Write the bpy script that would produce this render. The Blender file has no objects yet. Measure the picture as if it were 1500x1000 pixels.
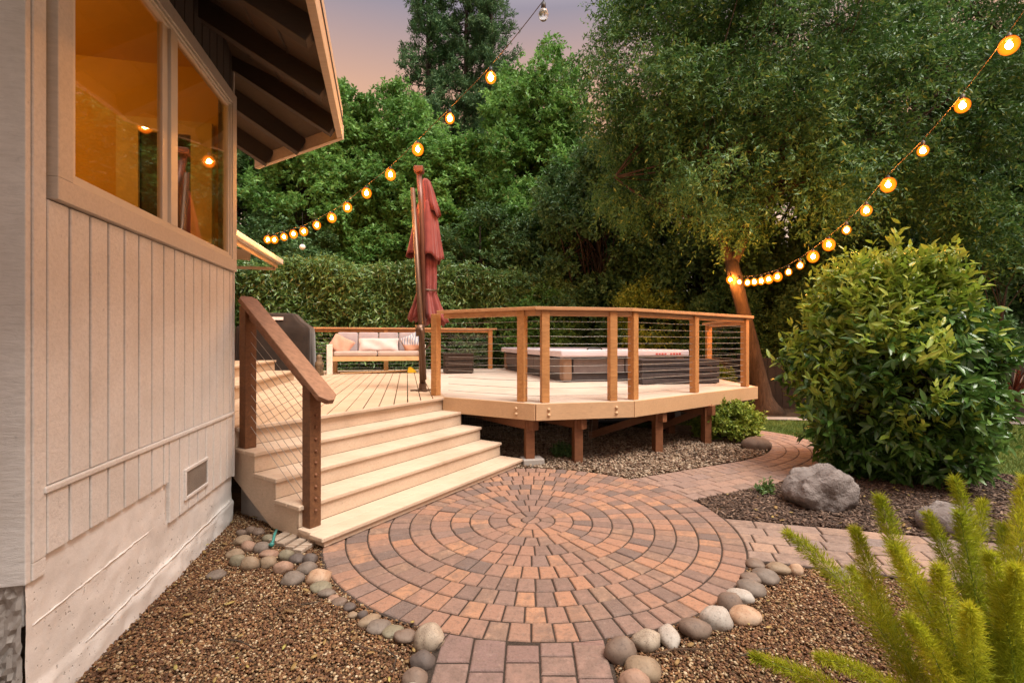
import bpy, math, random
import numpy as np
from mathutils import Vector, Matrix

random.seed(7)
RNG = np.random.default_rng(11)
SC = bpy.context.scene
COL = SC.collection
PI = math.pi

# ------------------------------------------------------------------ measured frame
H = 1.37            # eye height
F = 700.0           # focal length for a 1500 px wide frame
D = 0.69            # deck height
def at(px, py, y):  # survey helper: a point of the photo at depth y
    return Vector(((px - 750) / F * y, y, H - (py - 500) / F * y))
def on_z(px, py, z=0.0):
    y = (H - z) * F / (py - 500)
    return Vector(((px - 750) / F * y, y, z))
def ray_line(px, a, b):
    k = (px - 750) / F
    dx, dy = b[0] - a[0], b[1] - a[1]
    t = (k * a[1] - a[0]) / (dx - k * dy)
    return Vector((a[0] + dx * t, a[1] + dy * t, 0))
EW = Vector((-0.2149, 0.9766, 0)).normalized()    # along the house wall, away
EO = Vector((EW.y, -EW.x, 0))                     # out of the wall, to the right
W0 = Vector((-1.357, 0, 0))
def w(s, o, z): return W0 + EW * s + EO * o + Vector((0, 0, z))
def wall_s(px):
    y = 1.357 / ((750 - px) / F - 0.2201)
    return y / 0.9766
UU = Vector((0.5388, 0.8425, 0))                  # along the stair nosings
NN = Vector((0.8425, -0.5388, 0))                 # out of the stair front
Z3 = Vector((0, 0, 1))

# ------------------------------------------------------------------ object helpers
OFF = {}
def _off(parent):
    return OFF.get(parent.name, Vector((0, 0, 0))) if parent else Vector((0, 0, 0))
def link(o, parent=None):
    COL.objects.link(o)
    if parent:
        o.parent = parent
        OFF[o.name] = _off(parent)
    return o
def tag(o, label=None, cat=None, group=None, kind=None):
    if label: o['label'] = label
    if cat: o['category'] = cat
    if group: o['group'] = group
    if kind: o['kind'] = kind
    return o
def thing(name, label, cat, loc=(0, 0, 0), group=None):
    o = bpy.data.objects.new(name, None)
    o.empty_display_size = 0.1
    COL.objects.link(o)
    o.location = loc
    OFF[o.name] = Vector(loc)
    return tag(o, label, cat, group)

def np_mesh(name, V, Fc, m=None, parent=None, smooth=False):
    V = np.asarray(V, dtype=np.float32)
    Fc = np.asarray(Fc, dtype=np.int32)
    if parent is not None:
        V = V - np.array(_off(parent), dtype=np.float32)
    me = bpy.data.meshes.new(name)
    me.vertices.add(len(V)); me.vertices.foreach_set('co', V.ravel())
    n, k = Fc.shape
    me.loops.add(n * k); me.loops.foreach_set('vertex_index', Fc.ravel())
    me.polygons.add(n)
    me.polygons.foreach_set('loop_start', np.arange(0, n * k, k, dtype=np.int32))
    me.polygons.foreach_set('loop_total', np.full(n, k, dtype=np.int32))
    if smooth: me.polygons.foreach_set('use_smooth', np.ones(n, dtype=bool))
    me.update(calc_edges=True)
    if m: me.materials.append(m)
    o = bpy.data.objects.new(name, me)
    link(o, parent)
    return o

class MB:
    def __init__(s): s.v = []; s.f = []
    def add(s, vs, fs):
        b = len(s.v)
        s.v += [tuple(v) for v in vs]
        s.f += [tuple(i + b for i in f) for f in fs]
        return s
    def obox(s, c, ax, ay, az, hx, hy, hz):
        c = Vector(c); vs = []
        for sz in (-1, 1):
            for sx, sy in ((-1, -1), (1, -1), (1, 1), (-1, 1)):
                vs.append(c + ax * (hx * sx) + ay * (hy * sy) + az * (hz * sz))
        fs = [(3, 2, 1, 0), (4, 5, 6, 7), (0, 1, 5, 4), (1, 2, 6, 5), (2, 3, 7, 6), (3, 0, 4, 7)]
        if ax.cross(ay).dot(az) < 0: fs = [f[::-1] for f in fs]
        return s.add(vs, fs)
    def box(s, x0, x1, y0, y1, z0, z1):
        return s.obox(((x0 + x1) / 2, (y0 + y1) / 2, (z0 + z1) / 2), Vector((1, 0, 0)), Vector((0, 1, 0)), Z3, abs(x1 - x0) / 2, abs(y1 - y0) / 2, abs(z1 - z0) / 2)
    def wbox(s, s0, s1, o0, o1, z0, z1):      # box in the house frame
        return s.obox(w((s0 + s1) / 2, (o0 + o1) / 2, (z0 + z1) / 2), EW, EO, Z3, abs(s1 - s0) / 2, abs(o1 - o0) / 2, abs(z1 - z0) / 2)
    def beam(s, a, b, wd, ht, up=Z3):         # bar a->b, wd across, ht along up
        a = Vector(a); b = Vector(b); d = (b - a); L = d.length; d.normalize()
        side = d.cross(up)
        if side.length < 1e-5: side = d.cross(Vector((1, 0, 0)))
        side.normalize(); u = side.cross(d).normalized()
        return s.obox((a + b) / 2, d, side, u, L / 2, wd / 2, ht / 2)
    def prism(s, poly, z0, z1):               # poly CCW in xy
        n = len(poly)
        vs = [(p[0], p[1], z0) for p in poly] + [(p[0], p[1], z1) for p in poly]
        fs = [tuple(range(n - 1, -1, -1)), tuple(range(n, 2 * n))]
        fs += [(i, (i + 1) % n, n + (i + 1) % n, n + i) for i in range(n)]
        return s.add(vs, fs)
    def extrude(s, pts, d):                   # planar loop swept by d
        n = len(pts); d = Vector(d)
        vs = [Vector(p) for p in pts] + [Vector(p) + d for p in pts]
        nrm = sum(((Vector(pts[i]) - Vector(pts[0])).cross(Vector(pts[(i + 1) % n]) - Vector(pts[0])) for i in range(n)), Vector())
        fs = [tuple(range(n - 1, -1, -1)), tuple(range(n, 2 * n))]
        fs += [(i, (i + 1) % n, n + (i + 1) % n, n + i) for i in range(n)]
        if nrm.dot(d) < 0: fs = [f[::-1] for f in fs]
        return s.add(vs, fs)
    def tube(s, pts, rad, n=8, cap=True):
        pts = [Vector(p) for p in pts]
        if not hasattr(rad, '__len__'): rad = [rad] * len(pts)
        rings = []; prev = None
        for i, p in enumerate(pts):
            d = (pts[min(i + 1, len(pts) - 1)] - pts[max(i - 1, 0)]).normalized()
            if prev is None:
                a = d.cross(Z3)
                if a.length < 1e-3: a = d.cross(Vector((1, 0, 0)))
            else:
                a = prev - d * prev.dot(d)
            a.normalize(); prev = a; b = d.cross(a)
            rings.append([p + (a * math.cos(t) + b * math.sin(t)) * rad[i] for t in (2 * PI * j / n for j in range(n))])
        vs = [v for r in rings for v in r]; fs = []
        for i in range(len(pts) - 1):
            for j in range(n):
                fs.append((i * n + j, i * n + (j + 1) % n, (i + 1) * n + (j + 1) % n, (i + 1) * n + j))
        if cap:
            fs.append(tuple(range(n - 1, -1, -1))); fs.append(tuple((len(pts) - 1) * n + j for j in range(n)))
        return s.add(vs, fs)
    def lathe(s, prof, c, n=24, fr=None):     # prof [(r,z)], fr(theta,r,z)->r
        c = Vector(c); vs = []; fs = []
        for r, z in prof:
            for j in range(n):
                t = 2 * PI * j / n
                rr = fr(t, r, z) if fr else r
                vs.append(c + Vector((rr * math.cos(t), rr * math.sin(t), z)))
        for i in range(len(prof) - 1):
            for j in range(n):
                fs.append((i * n + j, i * n + (j + 1) % n, (i + 1) * n + (j + 1) % n, (i + 1) * n + j))
        return s.add(vs, fs)
    def sphere(s, c, r, nu=12, nv=8, sc=(1, 1, 1)):
        prof = [(math.sin(PI * i / nv) * r + 1e-5, -math.cos(PI * i / nv) * r) for i in range(nv + 1)]
        c = Vector(c); b = MB().lathe(prof, (0, 0, 0), nu)
        return s.add([c + Vector((v[0] * sc[0], v[1] * sc[1], v[2] * sc[2])) for v in b.v], b.f)
    def build(s, name, m=None, parent=None, bevel=0, seg=2, smooth=False, sub=0):
        off = _off(parent)
        me = bpy.data.meshes.new(name)
        me.from_pydata([(v[0] - off.x, v[1] - off.y, v[2] - off.z) for v in s.v], [], s.f)
        me.update()
        if smooth: me.polygons.foreach_set('use_smooth', [True] * len(me.polygons))
        if m: me.materials.append(m)
        o = bpy.data.objects.new(name, me)
        link(o, parent)
        if bevel:
            bv = o.modifiers.new('bevel', 'BEVEL'); bv.width = bevel; bv.segments = seg; bv.limit_method = 'ANGLE'
            bv.angle_limit = math.radians(40)
        if sub:
            sb = o.modifiers.new('sub', 'SUBSURF'); sb.levels = sub; sb.render_levels = sub
        return o

# ------------------------------------------------------------------ materials
def srgb(r, g, b):
    f = lambda c: (c / 12.92 if c <= 0.04045 else ((c + 0.055) / 1.055) ** 2.4)
    return tuple(f(c / 255) for c in (r, g, b)) + (1,)
class NT:
    def __init__(s, name):
        s.m = bpy.data.materials.new(name); s.m.use_nodes = True
        s.t = s.m.node_tree; s.n = s.t.nodes; s.n.clear()
        s.out = s.n.new('ShaderNodeOutputMaterial')
        s.p = s.n.new('ShaderNodeBsdfPrincipled')
        s.l(s.p.outputs[0], s.out.inputs[0])
    def l(s, a, b): s.t.links.new(a, b)
    def coord(s, kind='Object', scale=(1, 1, 1), rot=(0, 0, 0)):
        tc = s.n.new('ShaderNodeTexCoord'); mp = s.n.new('ShaderNodeMapping')
        mp.inputs['Scale'].default_value = scale; mp.inputs['Rotation'].default_value = rot
        if kind == 'World':
            g = s.n.new('ShaderNodeNewGeometry'); s.l(g.outputs['Position'], mp.inputs[0])
        else: s.l(tc.outputs[kind], mp.inputs[0])
        return mp.outputs[0]
    def noise(s, vec, scale, detail=4, rough=0.55, dist=0):
        t = s.n.new('ShaderNodeTexNoise'); s.l(vec, t.inputs['Vector'])
        t.inputs['Scale'].default_value = scale; t.inputs['Detail'].default_value = detail
        t.inputs['Roughness'].default_value = rough; t.inputs['Distortion'].default_value = dist
        return t.outputs[0]
    def vor(s, vec, scale, feat='F1', out='Distance'):
        t = s.n.new('ShaderNodeTexVoronoi'); t.feature = feat; s.l(vec, t.inputs['Vector'])
        t.inputs['Scale'].default_value = scale
        return t.outputs[out]
    def ramp(s, fac, stops, interp='LINEAR'):
        r = s.n.new('ShaderNodeValToRGB'); s.l(fac, r.inputs[0]); r.color_ramp.interpolation = interp
        e = r.color_ramp.elements
        while len(e) < len(stops): e.new(0.5)
        for i, (p, c) in enumerate(stops):
            e[i].position = p
            e[i].color = c if len(c) == 4 else tuple(c) + (1,)
        return r.outputs[0]
    def mix(s, fac, a, b, mode='MIX'):
        x = s.n.new('ShaderNodeMix'); x.data_type = 'RGBA'; x.blend_type = mode
        for val, i in ((fac, 0), (a, 6), (b, 7)):
            if isinstance(val, (int, float)): x.inputs[i].default_value = val
            elif isinstance(val, tuple): x.inputs[i].default_value = val if len(val) == 4 else val + (1,)
            else: s.l(val, x.inputs[i])
        return x.outputs[2]
    def math(s, op, a, b=0.5):
        x = s.n.new('ShaderNodeMath'); x.operation = op
        for val, i in ((a, 0), (b, 1)):
            if isinstance(val, (int, float)): x.inputs[i].default_value = val
            else: s.l(val, x.inputs[i])
        return x.outputs[0]
    def island(s):
        return s.n.new('ShaderNodeNewGeometry').outputs['Random Per Island']
    def bump(s, hgt, strength=0.3, dist=0.01):
        b = s.n.new('ShaderNodeBump'); b.inputs['Strength'].default_value = strength
        b.inputs['Distance'].default_value = dist; s.l(hgt, b.inputs['Height'])
        s.l(b.outputs[0], s.p.inputs['Normal']); return b
    def col(s, c):
        if isinstance(c, tuple): s.p.inputs['Base Color'].default_value = c if len(c) == 4 else c + (1,)
        else: s.l(c, s.p.inputs['Base Color'])
        return s
    def set(s, rough=0.6, spec=0.4, metal=0):
        s.p.inputs['Roughness'].default_value = rough
        s.p.inputs['Specular IOR Level'].default_value = spec
        s.p.inputs['Metallic'].default_value = metal
        return s

def plain(name, c, rough=0.6, spec=0.4, metal=0, vary=0.12, nscale=12):
    t = NT(name); v = t.coord()
    n = t.noise(v, nscale, 5)
    dark = tuple(x * (1 - vary) for x in c[:3]); lite = tuple(min(1, x * (1 + vary)) for x in c[:3])
    t.col(t.ramp(n, [(0.3, dark), (0.7, lite)])).set(rough, spec, metal)
    t.bump(n, 0.08, 0.004)
    return t.m

def wood(name, c1, c2, rough=0.55, rot=(0, 0, 0), scale=(1, 1, 1), grain=1.0, spec=0.35, bs=0.25):
    """grain runs along the mapped X axis"""
    t = NT(name); v = t.coord('Object', tuple(a * b for a, b in zip(scale, (0.6, 14, 14))), rot)
    n = t.noise(v, 3.0 * grain, 6, 0.65, 0.6)
    v2 = t.coord('Object', (1, 1, 1)); n2 = t.noise(v2, 3.5, 3)
    isl = t.island()
    base = t.ramp(n, [(0.28, c1), (0.5, tuple((a + b) / 2 for a, b in zip(c1, c2))), (0.72, c2)])
    base = t.mix(t.math('MULTIPLY', isl, 0.35), base, tuple(x * 0.62 for x in c1[:3]) + (1,))
    base = t.mix(t.ramp(n2, [(0.45, (0, 0, 0)), (0.75, (0.3, 0.3, 0.3))]), base, tuple(x * 0.55 for x in c1[:3]) + (1,))
    t.col(base).set(rough, spec)
    t.bump(n, bs, 0.003)
    return t.m

def paint_wood(name, c, rot=(0, 0, 0), rough=0.5, dirt=0.25, bs=0.25):
    t = NT(name); v = t.coord('Object', (1.2, 22, 22), rot)
    n = t.noise(v, 3.0, 6, 0.7, 0.4)
    v2 = t.coord('Object', (1, 1, 1)); n2 = t.noise(v2, 2.2, 6, 0.6)
    n3 = t.noise(v2, 38, 3, 0.5)
    base = t.ramp(n, [(0.25, tuple(x * 0.8 for x in c[:3])), (0.6, c)])
    base = t.mix(t.ramp(n2, [(0.42, (0, 0, 0)), (0.8, (dirt * 1.6,) * 3)]), base, tuple(x * y for x, y in zip(c[:3], (0.62, 0.56, 0.5))) + (1,))
    base = t.mix(t.ramp(n3, [(0.68, (0, 0, 0)), (0.76, (dirt * 1.5,) * 3)]), base, tuple(x * 0.55 for x in c[:3]) + (1,))
    t.col(base).set(rough, 0.4)
    t.bump(n, bs, 0.003)
    return t.m

def leafmat(name, cols, rough=0.5, trans=0.3, nscale=0.5, spec=0.35, yellow=None):
    t = NT(name); isl = t.island()
    v = t.coord('Object'); n = t.noise(v, nscale, 3)
    k = len(cols)
    base = t.ramp(isl, [(i / (k - 1), c) for i, c in enumerate(cols)])
    dk = t.mix(1.0, base, (0.5, 0.6, 0.52, 1), 'MULTIPLY')
    base = t.mix(t.ramp(n, [(0.38, (0, 0, 0)), (0.62, (1, 1, 1))]), dk, base)
    if yellow:
        base = t.mix(t.ramp(isl, [(0.93, (0, 0, 0)), (0.95, (1, 1, 1))]), base, yellow)
    t.col(base).set(rough, spec)
    tr = t.n.new('ShaderNodeBsdfTranslucent'); t.l(base, tr.inputs[0])
    ms = t.n.new('ShaderNodeMixShader'); ms.inputs[0].default_value = trans
    t.l(t.p.outputs[0], ms.inputs[1]); t.l(tr.outputs[0], ms.inputs[2]); t.l(ms.outputs[0], t.out.inputs[0])
    return t.m

M = {}
CREAM = (0.55, 0.42, 0.31)
rw = math.atan2(EW.y, EW.x); rs = math.atan2(UU.y, UU.x)
M['stair'] = paint_wood('stair_paint', CREAM, (0, 0, -rs), 0.55, 0.42, 0.6)
M['deck'] = paint_wood('deck_paint', (0.51, 0.375, 0.255), (0, 0, -rw), 0.55, 0.45)
M['deck2'] = paint_wood('deck_paint_pale', (0.53, 0.43, 0.35), (0, 0, -math.atan2(EO.y, EO.x)), 0.55, 0.45)
M['fascia'] = paint_wood('fascia_paint', (0.54, 0.345, 0.195), (0, 0, 0), 0.45, 0.25)
M['redwood'] = wood('redwood_post', (0.33, 0.145, 0.045), (0.56, 0.28, 0.10), rot=(0, PI / 2, 0))
M['redrail'] = wood('redwood_rail', (0.42, 0.20, 0.085), (0.62, 0.35, 0.17), scale=(1, 0.6, 1))
M['brown'] = wood('brown_post', (0.10, 0.042, 0.018), (0.20, 0.09, 0.038), rot=(0, PI / 2, 0))
M['brownrail'] = wood('brown_rail', (0.17, 0.08, 0.042), (0.33, 0.17, 0.095), rot=(0, 0, rs + PI / 2))
M['under'] = wood('under_post', (0.13, 0.05, 0.022), (0.24, 0.1, 0.045), rot=(0, PI / 2, 0))
M['cable'] = plain('steel_cable', (0.30, 0.28, 0.25), 0.55, 0.3, 0.2)
M['siding'] = paint_wood('white_siding', (0.72, 0.695, 0.665), (0, 0, -rw), 0.6, 0.34, 1.3)
M['trim'] = paint_wood('window_trim', (0.58, 0.52, 0.46), (0, 0, -rw), 0.5, 0.12)
M['eaveshade'] = paint_wood('eave_shade_siding', (0.085, 0.075, 0.068), (0, PI / 2, 0), 0.7, 0.2)  # same siding as below, with the shade of the eave put into its colour
M['rafter'] = paint_wood('dark_rafter', (0.065, 0.047, 0.034), (0, 0, 0), 0.7, 0.2)
M['sheath'] = paint_wood('roof_sheathing', (0.12, 0.088, 0.06), (0, 0, -rw), 0.75, 0.4, 0.5)
M['eavefascia'] = paint_wood('eave_fascia', (0.62, 0.46, 0.31), (0, 0, -rw), 0.5, 0.12)
M['vinyl'] = plain('window_vinyl', (0.62, 0.56, 0.48), 0.4, 0.5, vary=0.04)
M['amberwall'] = plain('amber_room_wall', (0.72, 0.44, 0.07), 0.8, 0.2, vary=0.06, nscale=3)
M['shingle'] = plain('roof_shingle', (0.09, 0.08, 0.075), 0.9, 0.2, vary=0.4, nscale=40)
M['black'] = plain('black_plastic', (0.012, 0.012, 0.012), 0.5, 0.4)
M['bulbsocket'] = plain('lamp_socket', (0.02, 0.02, 0.018), 0.5)
M['wire'] = plain('lamp_wire', (0.10, 0.07, 0.045), 0.9, 0.1)
M['bark'] = None

def concrete(name, c, pits=True):
    t = NT(name); v = t.coord('World')
    n = t.noise(v, 5, 8, 0.65); n2 = t.noise(v, 1.6, 4); vo = t.noise(v, 55, 2, 0.5)
    base = t.ramp(n, [(0.25, tuple(x * 0.8 for x in c)), (0.6, c)])
    base = t.mix(t.ramp(n2, [(0.45, (0, 0, 0)), (0.8, (0.35,) * 3)]), base, tuple(x * y for x, y in zip(c, (0.62, 0.56, 0.5))) + (1,))
    pit = t.math('MULTIPLY', t.ramp(vo, [(0.66, (0, 0, 0)), (0.72, (1, 1, 1))]), t.ramp(n2, [(0.45, (0, 0, 0)), (0.6, (1, 1, 1))]))
    base = t.mix(t.math('MULTIPLY', pit, 0.6), base, (0.1, 0.085, 0.07, 1))
    t.col(base).set(0.75, 0.3)
    t.bump(t.math('SUBTRACT', n, t.math('MULTIPLY', pit, 0.8)), 0.55, 0.012)
    return t.m
M['foundation'] = concrete('painted_concrete', (0.73, 0.705, 0.675))
M['rawconcrete'] = concrete('raw_concrete', (0.36, 0.33, 0.30))
M['roughstone'] = concrete('rough_dark_concrete', (0.36, 0.33, 0.30))

def paver_mat(name, stops):
    t = NT(name); isl = t.island(); v = t.coord('World')
    n = t.noise(v, 14, 5, 0.6); n2 = t.noise(v, 120, 3, 0.6); n3 = t.noise(v, 0.9, 3)
    # each paver gets its own blend, plus cloudy charcoal flashing inside the paver
    base = t.ramp(isl, stops)
    fl = t.ramp(t.math('ADD', t.math('MULTIPLY', n, 0.75), t.math('MULTIPLY', isl, 0.28)), [(0.48, (0, 0, 0)), (0.68, (0.65,) * 3)])
    base = t.mix(fl, base, (0.11, 0.072, 0.058, 1))
    base = t.mix(t.ramp(n2, [(0.35, (0, 0, 0)), (0.75, (0.35,) * 3)]), base, (0.28, 0.20, 0.155, 1))
    base = t.mix(t.ramp(n3, [(0.4, (0, 0, 0)), (0.7, (0.22,) * 3)]), base, (0.14, 0.10, 0.085, 1))
    t.col(base).set(0.62, 0.35)
    n4 = t.noise(v, 48, 4, 0.65)
    base = t.mix(t.ramp(n4, [(0.5, (0, 0, 0)), (0.72, (0.55,) * 3)]), base, (0.085, 0.06, 0.05, 1))
    base = t.mix(t.ramp(t.noise(v, 26, 5, 0.7), [(0.58, (0, 0, 0)), (0.74, (0.4,) * 3)]), base, (0.36, 0.27, 0.21, 1))
    t.col(base).set(0.75, 0.25)
    t.bump(t.math('ADD', n4, t.math('ADD', n2, n)), 0.6, 0.006)
    return t.m
M['paver'] = paver_mat('blended_paver', [(0.0, (0.135, 0.094, 0.080)), (0.12, (0.245, 0.135, 0.095)), (0.26, (0.32, 0.158, 0.09)), (0.40, (0.18, 0.12, 0.10)), (0.54, (0.285, 0.152, 0.10)), (0.66, (0.37, 0.19, 0.105)), (0.78, (0.11, 0.086, 0.080)), (0.89, (0.225, 0.136, 0.105)), (1.0, (0.34, 0.21, 0.135))])
M['paver_gray'] = paver_mat('greyer_paver', [(0.0, (0.21, 0.155, 0.13)), (0.3, (0.33, 0.21, 0.145)), (0.5, (0.19, 0.15, 0.135)), (0.75, (0.37, 0.235, 0.155)), (1.0, (0.27, 0.20, 0.165))])

M['paver_near'] = paver_mat('purple_red_paver', [(0.0, (0.142, 0.090, 0.081)), (0.3, (0.228, 0.128, 0.104)), (0.55, (0.171, 0.109, 0.100)), (0.8, (0.266, 0.157, 0.119)), (1.0, (0.190, 0.133, 0.119))])
M['paver_path'] = paver_mat('pinkish_paver', [(0.0, (0.209, 0.142, 0.119)), (0.3, (0.294, 0.185, 0.138)), (0.55, (0.237, 0.166, 0.142)), (0.8, (0.332, 0.214, 0.157)), (1.0, (0.266, 0.190, 0.157))])
def ground_mat(name, c1, c2, c3, scale, rough=0.9, bs=0.8):
    t = NT(name); v = t.coord('World')
    cell = t.vor(v, scale, 'F1', 'Color'); d = t.vor(v, scale)
    sep = t.n.new('ShaderNodeSeparateColor'); t.l(cell, sep.inputs[0])
    n = t.noise(v, 2.0, 5)
    base = t.ramp(sep.outputs[0], [(0.0, c1), (0.5, c2), (1.0, c3)])
    base = t.mix(t.ramp(n, [(0.4, (0, 0, 0)), (0.7, (0.4,) * 3)]), base, tuple(x * 0.5 for x in c1) + (1,))
    t.col(base).set(rough, 0.25)
    t.bump(t.math('SUBTRACT', 1.0, d), bs, 0.006)
    return t.m
M['sand'] = ground_mat('joint_sand', (0.035, 0.024, 0.018), (0.05, 0.035, 0.027), (0.07, 0.05, 0.035), 250)
M['gravelbase'] = ground_mat('gravel_bed', (0.062, 0.034, 0.015), (0.105, 0.062, 0.031), (0.161, 0.105, 0.056), 120)
M['mulchbase'] = ground_mat('mulch_bed', (0.025, 0.015, 0.010), (0.045, 0.027, 0.018), (0.075, 0.048, 0.033), 70)
M['soil'] = ground_mat('garden_soil', (0.035, 0.024, 0.015), (0.06, 0.04, 0.025), (0.09, 0.065, 0.04), 30)
M['lawnbase'] = ground_mat('lawn_turf', (0.05, 0.075, 0.02), (0.08, 0.12, 0.03), (0.11, 0.14, 0.04), 90)

def chip_mat(name, stops, rough=0.7, spec=0.3):
    t = NT(name); isl = t.island(); v = t.coord('World')
    n = t.noise(v, 160, 2); n2 = t.noise(v, 2.5, 3)
    base = t.ramp(isl, stops)
    base = t.mix(t.ramp(n2, [(0.4, (0, 0, 0)), (0.7, (0.35,) * 3)]), base, tuple(x * 0.45 for x in stops[0][1]) + (1,))
    t.col(base).set(rough, spec); t.bump(n, 0.2, 0.002)
    return t.m
M['pebble'] = chip_mat('pea_gravel', [(0, (0.040, 0.019, 0.009)), (0.25, (0.125, 0.056, 0.025)), (0.5, (0.22, 0.110, 0.046)), (0.72, (0.105, 0.048, 0.026)), (0.88, (0.32, 0.21, 0.10)), (1, (0.45, 0.36, 0.24))])
M['rubble'] = chip_mat('drain_rock', [(0, (0.112, 0.054, 0.035)), (0.3, (0.186, 0.131, 0.085)), (0.6, (0.256, 0.186, 0.124)), (1, (0.388, 0.318, 0.240))])
M['chip'] = chip_mat('bark_chip', [(0, (0.027, 0.016, 0.011)), (0.4, (0.069, 0.041, 0.027)), (0.75, (0.125, 0.077, 0.053)), (1, (0.250, 0.169, 0.119))])

M['litter'] = chip_mat('dry_leaf', [(0, (0.10, 0.055, 0.025)), (0.5, (0.22, 0.13, 0.05)), (0.85, (0.30, 0.22, 0.07)), (1, (0.34, 0.30, 0.08))])
def rock_mat(name, c1, c2, c3, scale=9, speck=0.4, rough=0.7, bs=0.35, crack=0):
    t = NT(name); v = t.coord('Object')
    n = t.noise(v, scale, 7, 0.65, 0.4); n2 = t.noise(v, scale * 9, 3, 0.6); n3 = t.noise(v, scale * 0.5, 3)
    base = t.ramp(n, [(0.3, c1), (0.52, c2), (0.72, c3)])
    base = t.mix(t.ramp(n2, [(0.55, (0, 0, 0)), (0.68, (speck,) * 3)]), base, tuple(x * 0.35 for x in c1) + (1,))
    base = t.mix(t.ramp(n3, [(0.5, (0, 0, 0)), (0.75, (speck,) * 3)]), base, c3)
    t.col(base).set(rough, 0.35); hgt = t.math('ADD', n, t.math('MULTIPLY', n2, 0.4))
    if crack:
        ck = t.ramp(t.vor(t.coord('Object', (1, 1, 1.6), (0.5, 0.3, 0.2)), crack, 'DISTANCE_TO_EDGE'), [(0.0, (0, 0, 0)), (0.07, (1, 1, 1))]); hgt = t.math('ADD', hgt, t.math('MULTIPLY', ck, 0.12))
    t.bump(hgt, bs, 0.008 if not crack else 0.03)
    return t.m
M['cob_tan'] = rock_mat('tan_cobble', (0.161, 0.112, 0.074), (0.223, 0.161, 0.105), (0.260, 0.198, 0.136))
M['cob_pink'] = rock_mat('pinkish_cobble', (0.198, 0.118, 0.081), (0.260, 0.161, 0.112), (0.298, 0.211, 0.155))
M['cob_grey'] = rock_mat('grey_cobble', (0.105, 0.080, 0.064), (0.150, 0.118, 0.095), (0.20, 0.162, 0.132))
M['cob_olive'] = rock_mat('olive_cobble', (0.124, 0.105, 0.068), (0.180, 0.155, 0.105), (0.217, 0.192, 0.136))
M['cob_brown'] = rock_mat('brown_cobble', (0.105, 0.071, 0.053), (0.155, 0.108, 0.081), (0.192, 0.146, 0.112))
M['cob_pale'] = rock_mat('pale_cobble', (0.248, 0.205, 0.167), (0.335, 0.291, 0.248), (0.384, 0.347, 0.304), 14, 0.7)
M['cob_dark'] = rock_mat('dark_cobble', (0.056, 0.042, 0.037), (0.090, 0.070, 0.060), (0.13, 0.102, 0.088))
M['cob_speck'] = rock_mat('speckled_cobble', (0.186, 0.136, 0.099), (0.298, 0.236, 0.174), (0.360, 0.298, 0.229), 22, 0.9)
M['cob_orange'] = rock_mat('orange_cobble', (0.260, 0.143, 0.081), (0.341, 0.223, 0.143), (0.384, 0.298, 0.223), 11, 0.4)
M['boulder'] = rock_mat('boulder_rock', (0.105, 0.084, 0.074), (0.174, 0.146, 0.133), (0.236, 0.205, 0.186), 7, 0.5, 0.8, 0.9, 2.1)

def bark_mat(name, c1, c2):
    t = NT(name); v = t.coord('Object', (7, 7, 1.3))
    n = t.noise(v, 3, 6, 0.7, 0.8); n2 = t.noise(t.coord('Object'), 2, 3)
    t.col(t.mix(n2, t.ramp(n, [(0.3, c1), (0.65, c2)]), c1 + (1,))).set(0.85, 0.2); t.bump(n, 0.8, 0.02)
    return t.m
M['bark'] = bark_mat('grey_brown_bark', (0.045, 0.028, 0.018), (0.17, 0.105, 0.065))
M['barkdark'] = bark_mat('dark_bark', (0.035, 0.025, 0.018), (0.10, 0.075, 0.055))
# ================================================================== GROUND
def struct(o, kind='structure'):
    o['kind'] = kind; return o
def sheet(name, poly, z, m, kind='structure'):
    b = MB(); b.add([(p[0], p[1], z) for p in poly], [tuple(range(len(poly)))])
    return struct(b.build(name, m), kind)
R_ = 160
sheet('ground', [(-R_, -R_), (R_, -R_), (R_, R_), (-R_, R_)], -0.05, M['soil'])
CC = (0.145, 3.683); CR = 1.497
# ---- pavers: every stone a chamfered prism in one paving mesh
def clip(poly, nx, ny, c):            # keep nx*x+ny*y <= c
    out = []
    for i in range(len(poly)):
        a, b = poly[i], poly[(i + 1) % len(poly)]
        da = nx * a[0] + ny * a[1] - c; db = nx * b[0] + ny * b[1] - c
        if da <= 0: out.append(a)
        if da * db < 0:
            t = da / (da - db); out.append((a[0] + (b[0] - a[0]) * t, a[1] + (b[1] - a[1]) * t))
    return out
def inset(poly, d):
    out = []; n = len(poly)
    for i in range(n):
        p0 = Vector(poly[i - 1][:2]); p1 = Vector(poly[i][:2]); p2 = Vector(poly[(i + 1) % n][:2])
        e1 = (p1 - p0); e2 = (p2 - p1)
        if e1.length < 1e-6 or e2.length < 1e-6: return None
        e1.normalize(); e2.normalize()
        n1 = Vector((-e1.y, e1.x)); n2 = Vector((-e2.y, e2.x))
        k = 1 + n1.dot(n2)
        if k < 0.25: return None
        q = p1 + (n1 + n2) * (d / k)
        out.append((q.x, q.y))
    return out
def area(poly):
    return 0.5 * sum(poly[i][0] * poly[(i + 1) % len(poly)][1] - poly[(i + 1) % len(poly)][0] * poly[i][1] for i in range(len(poly)))
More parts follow.
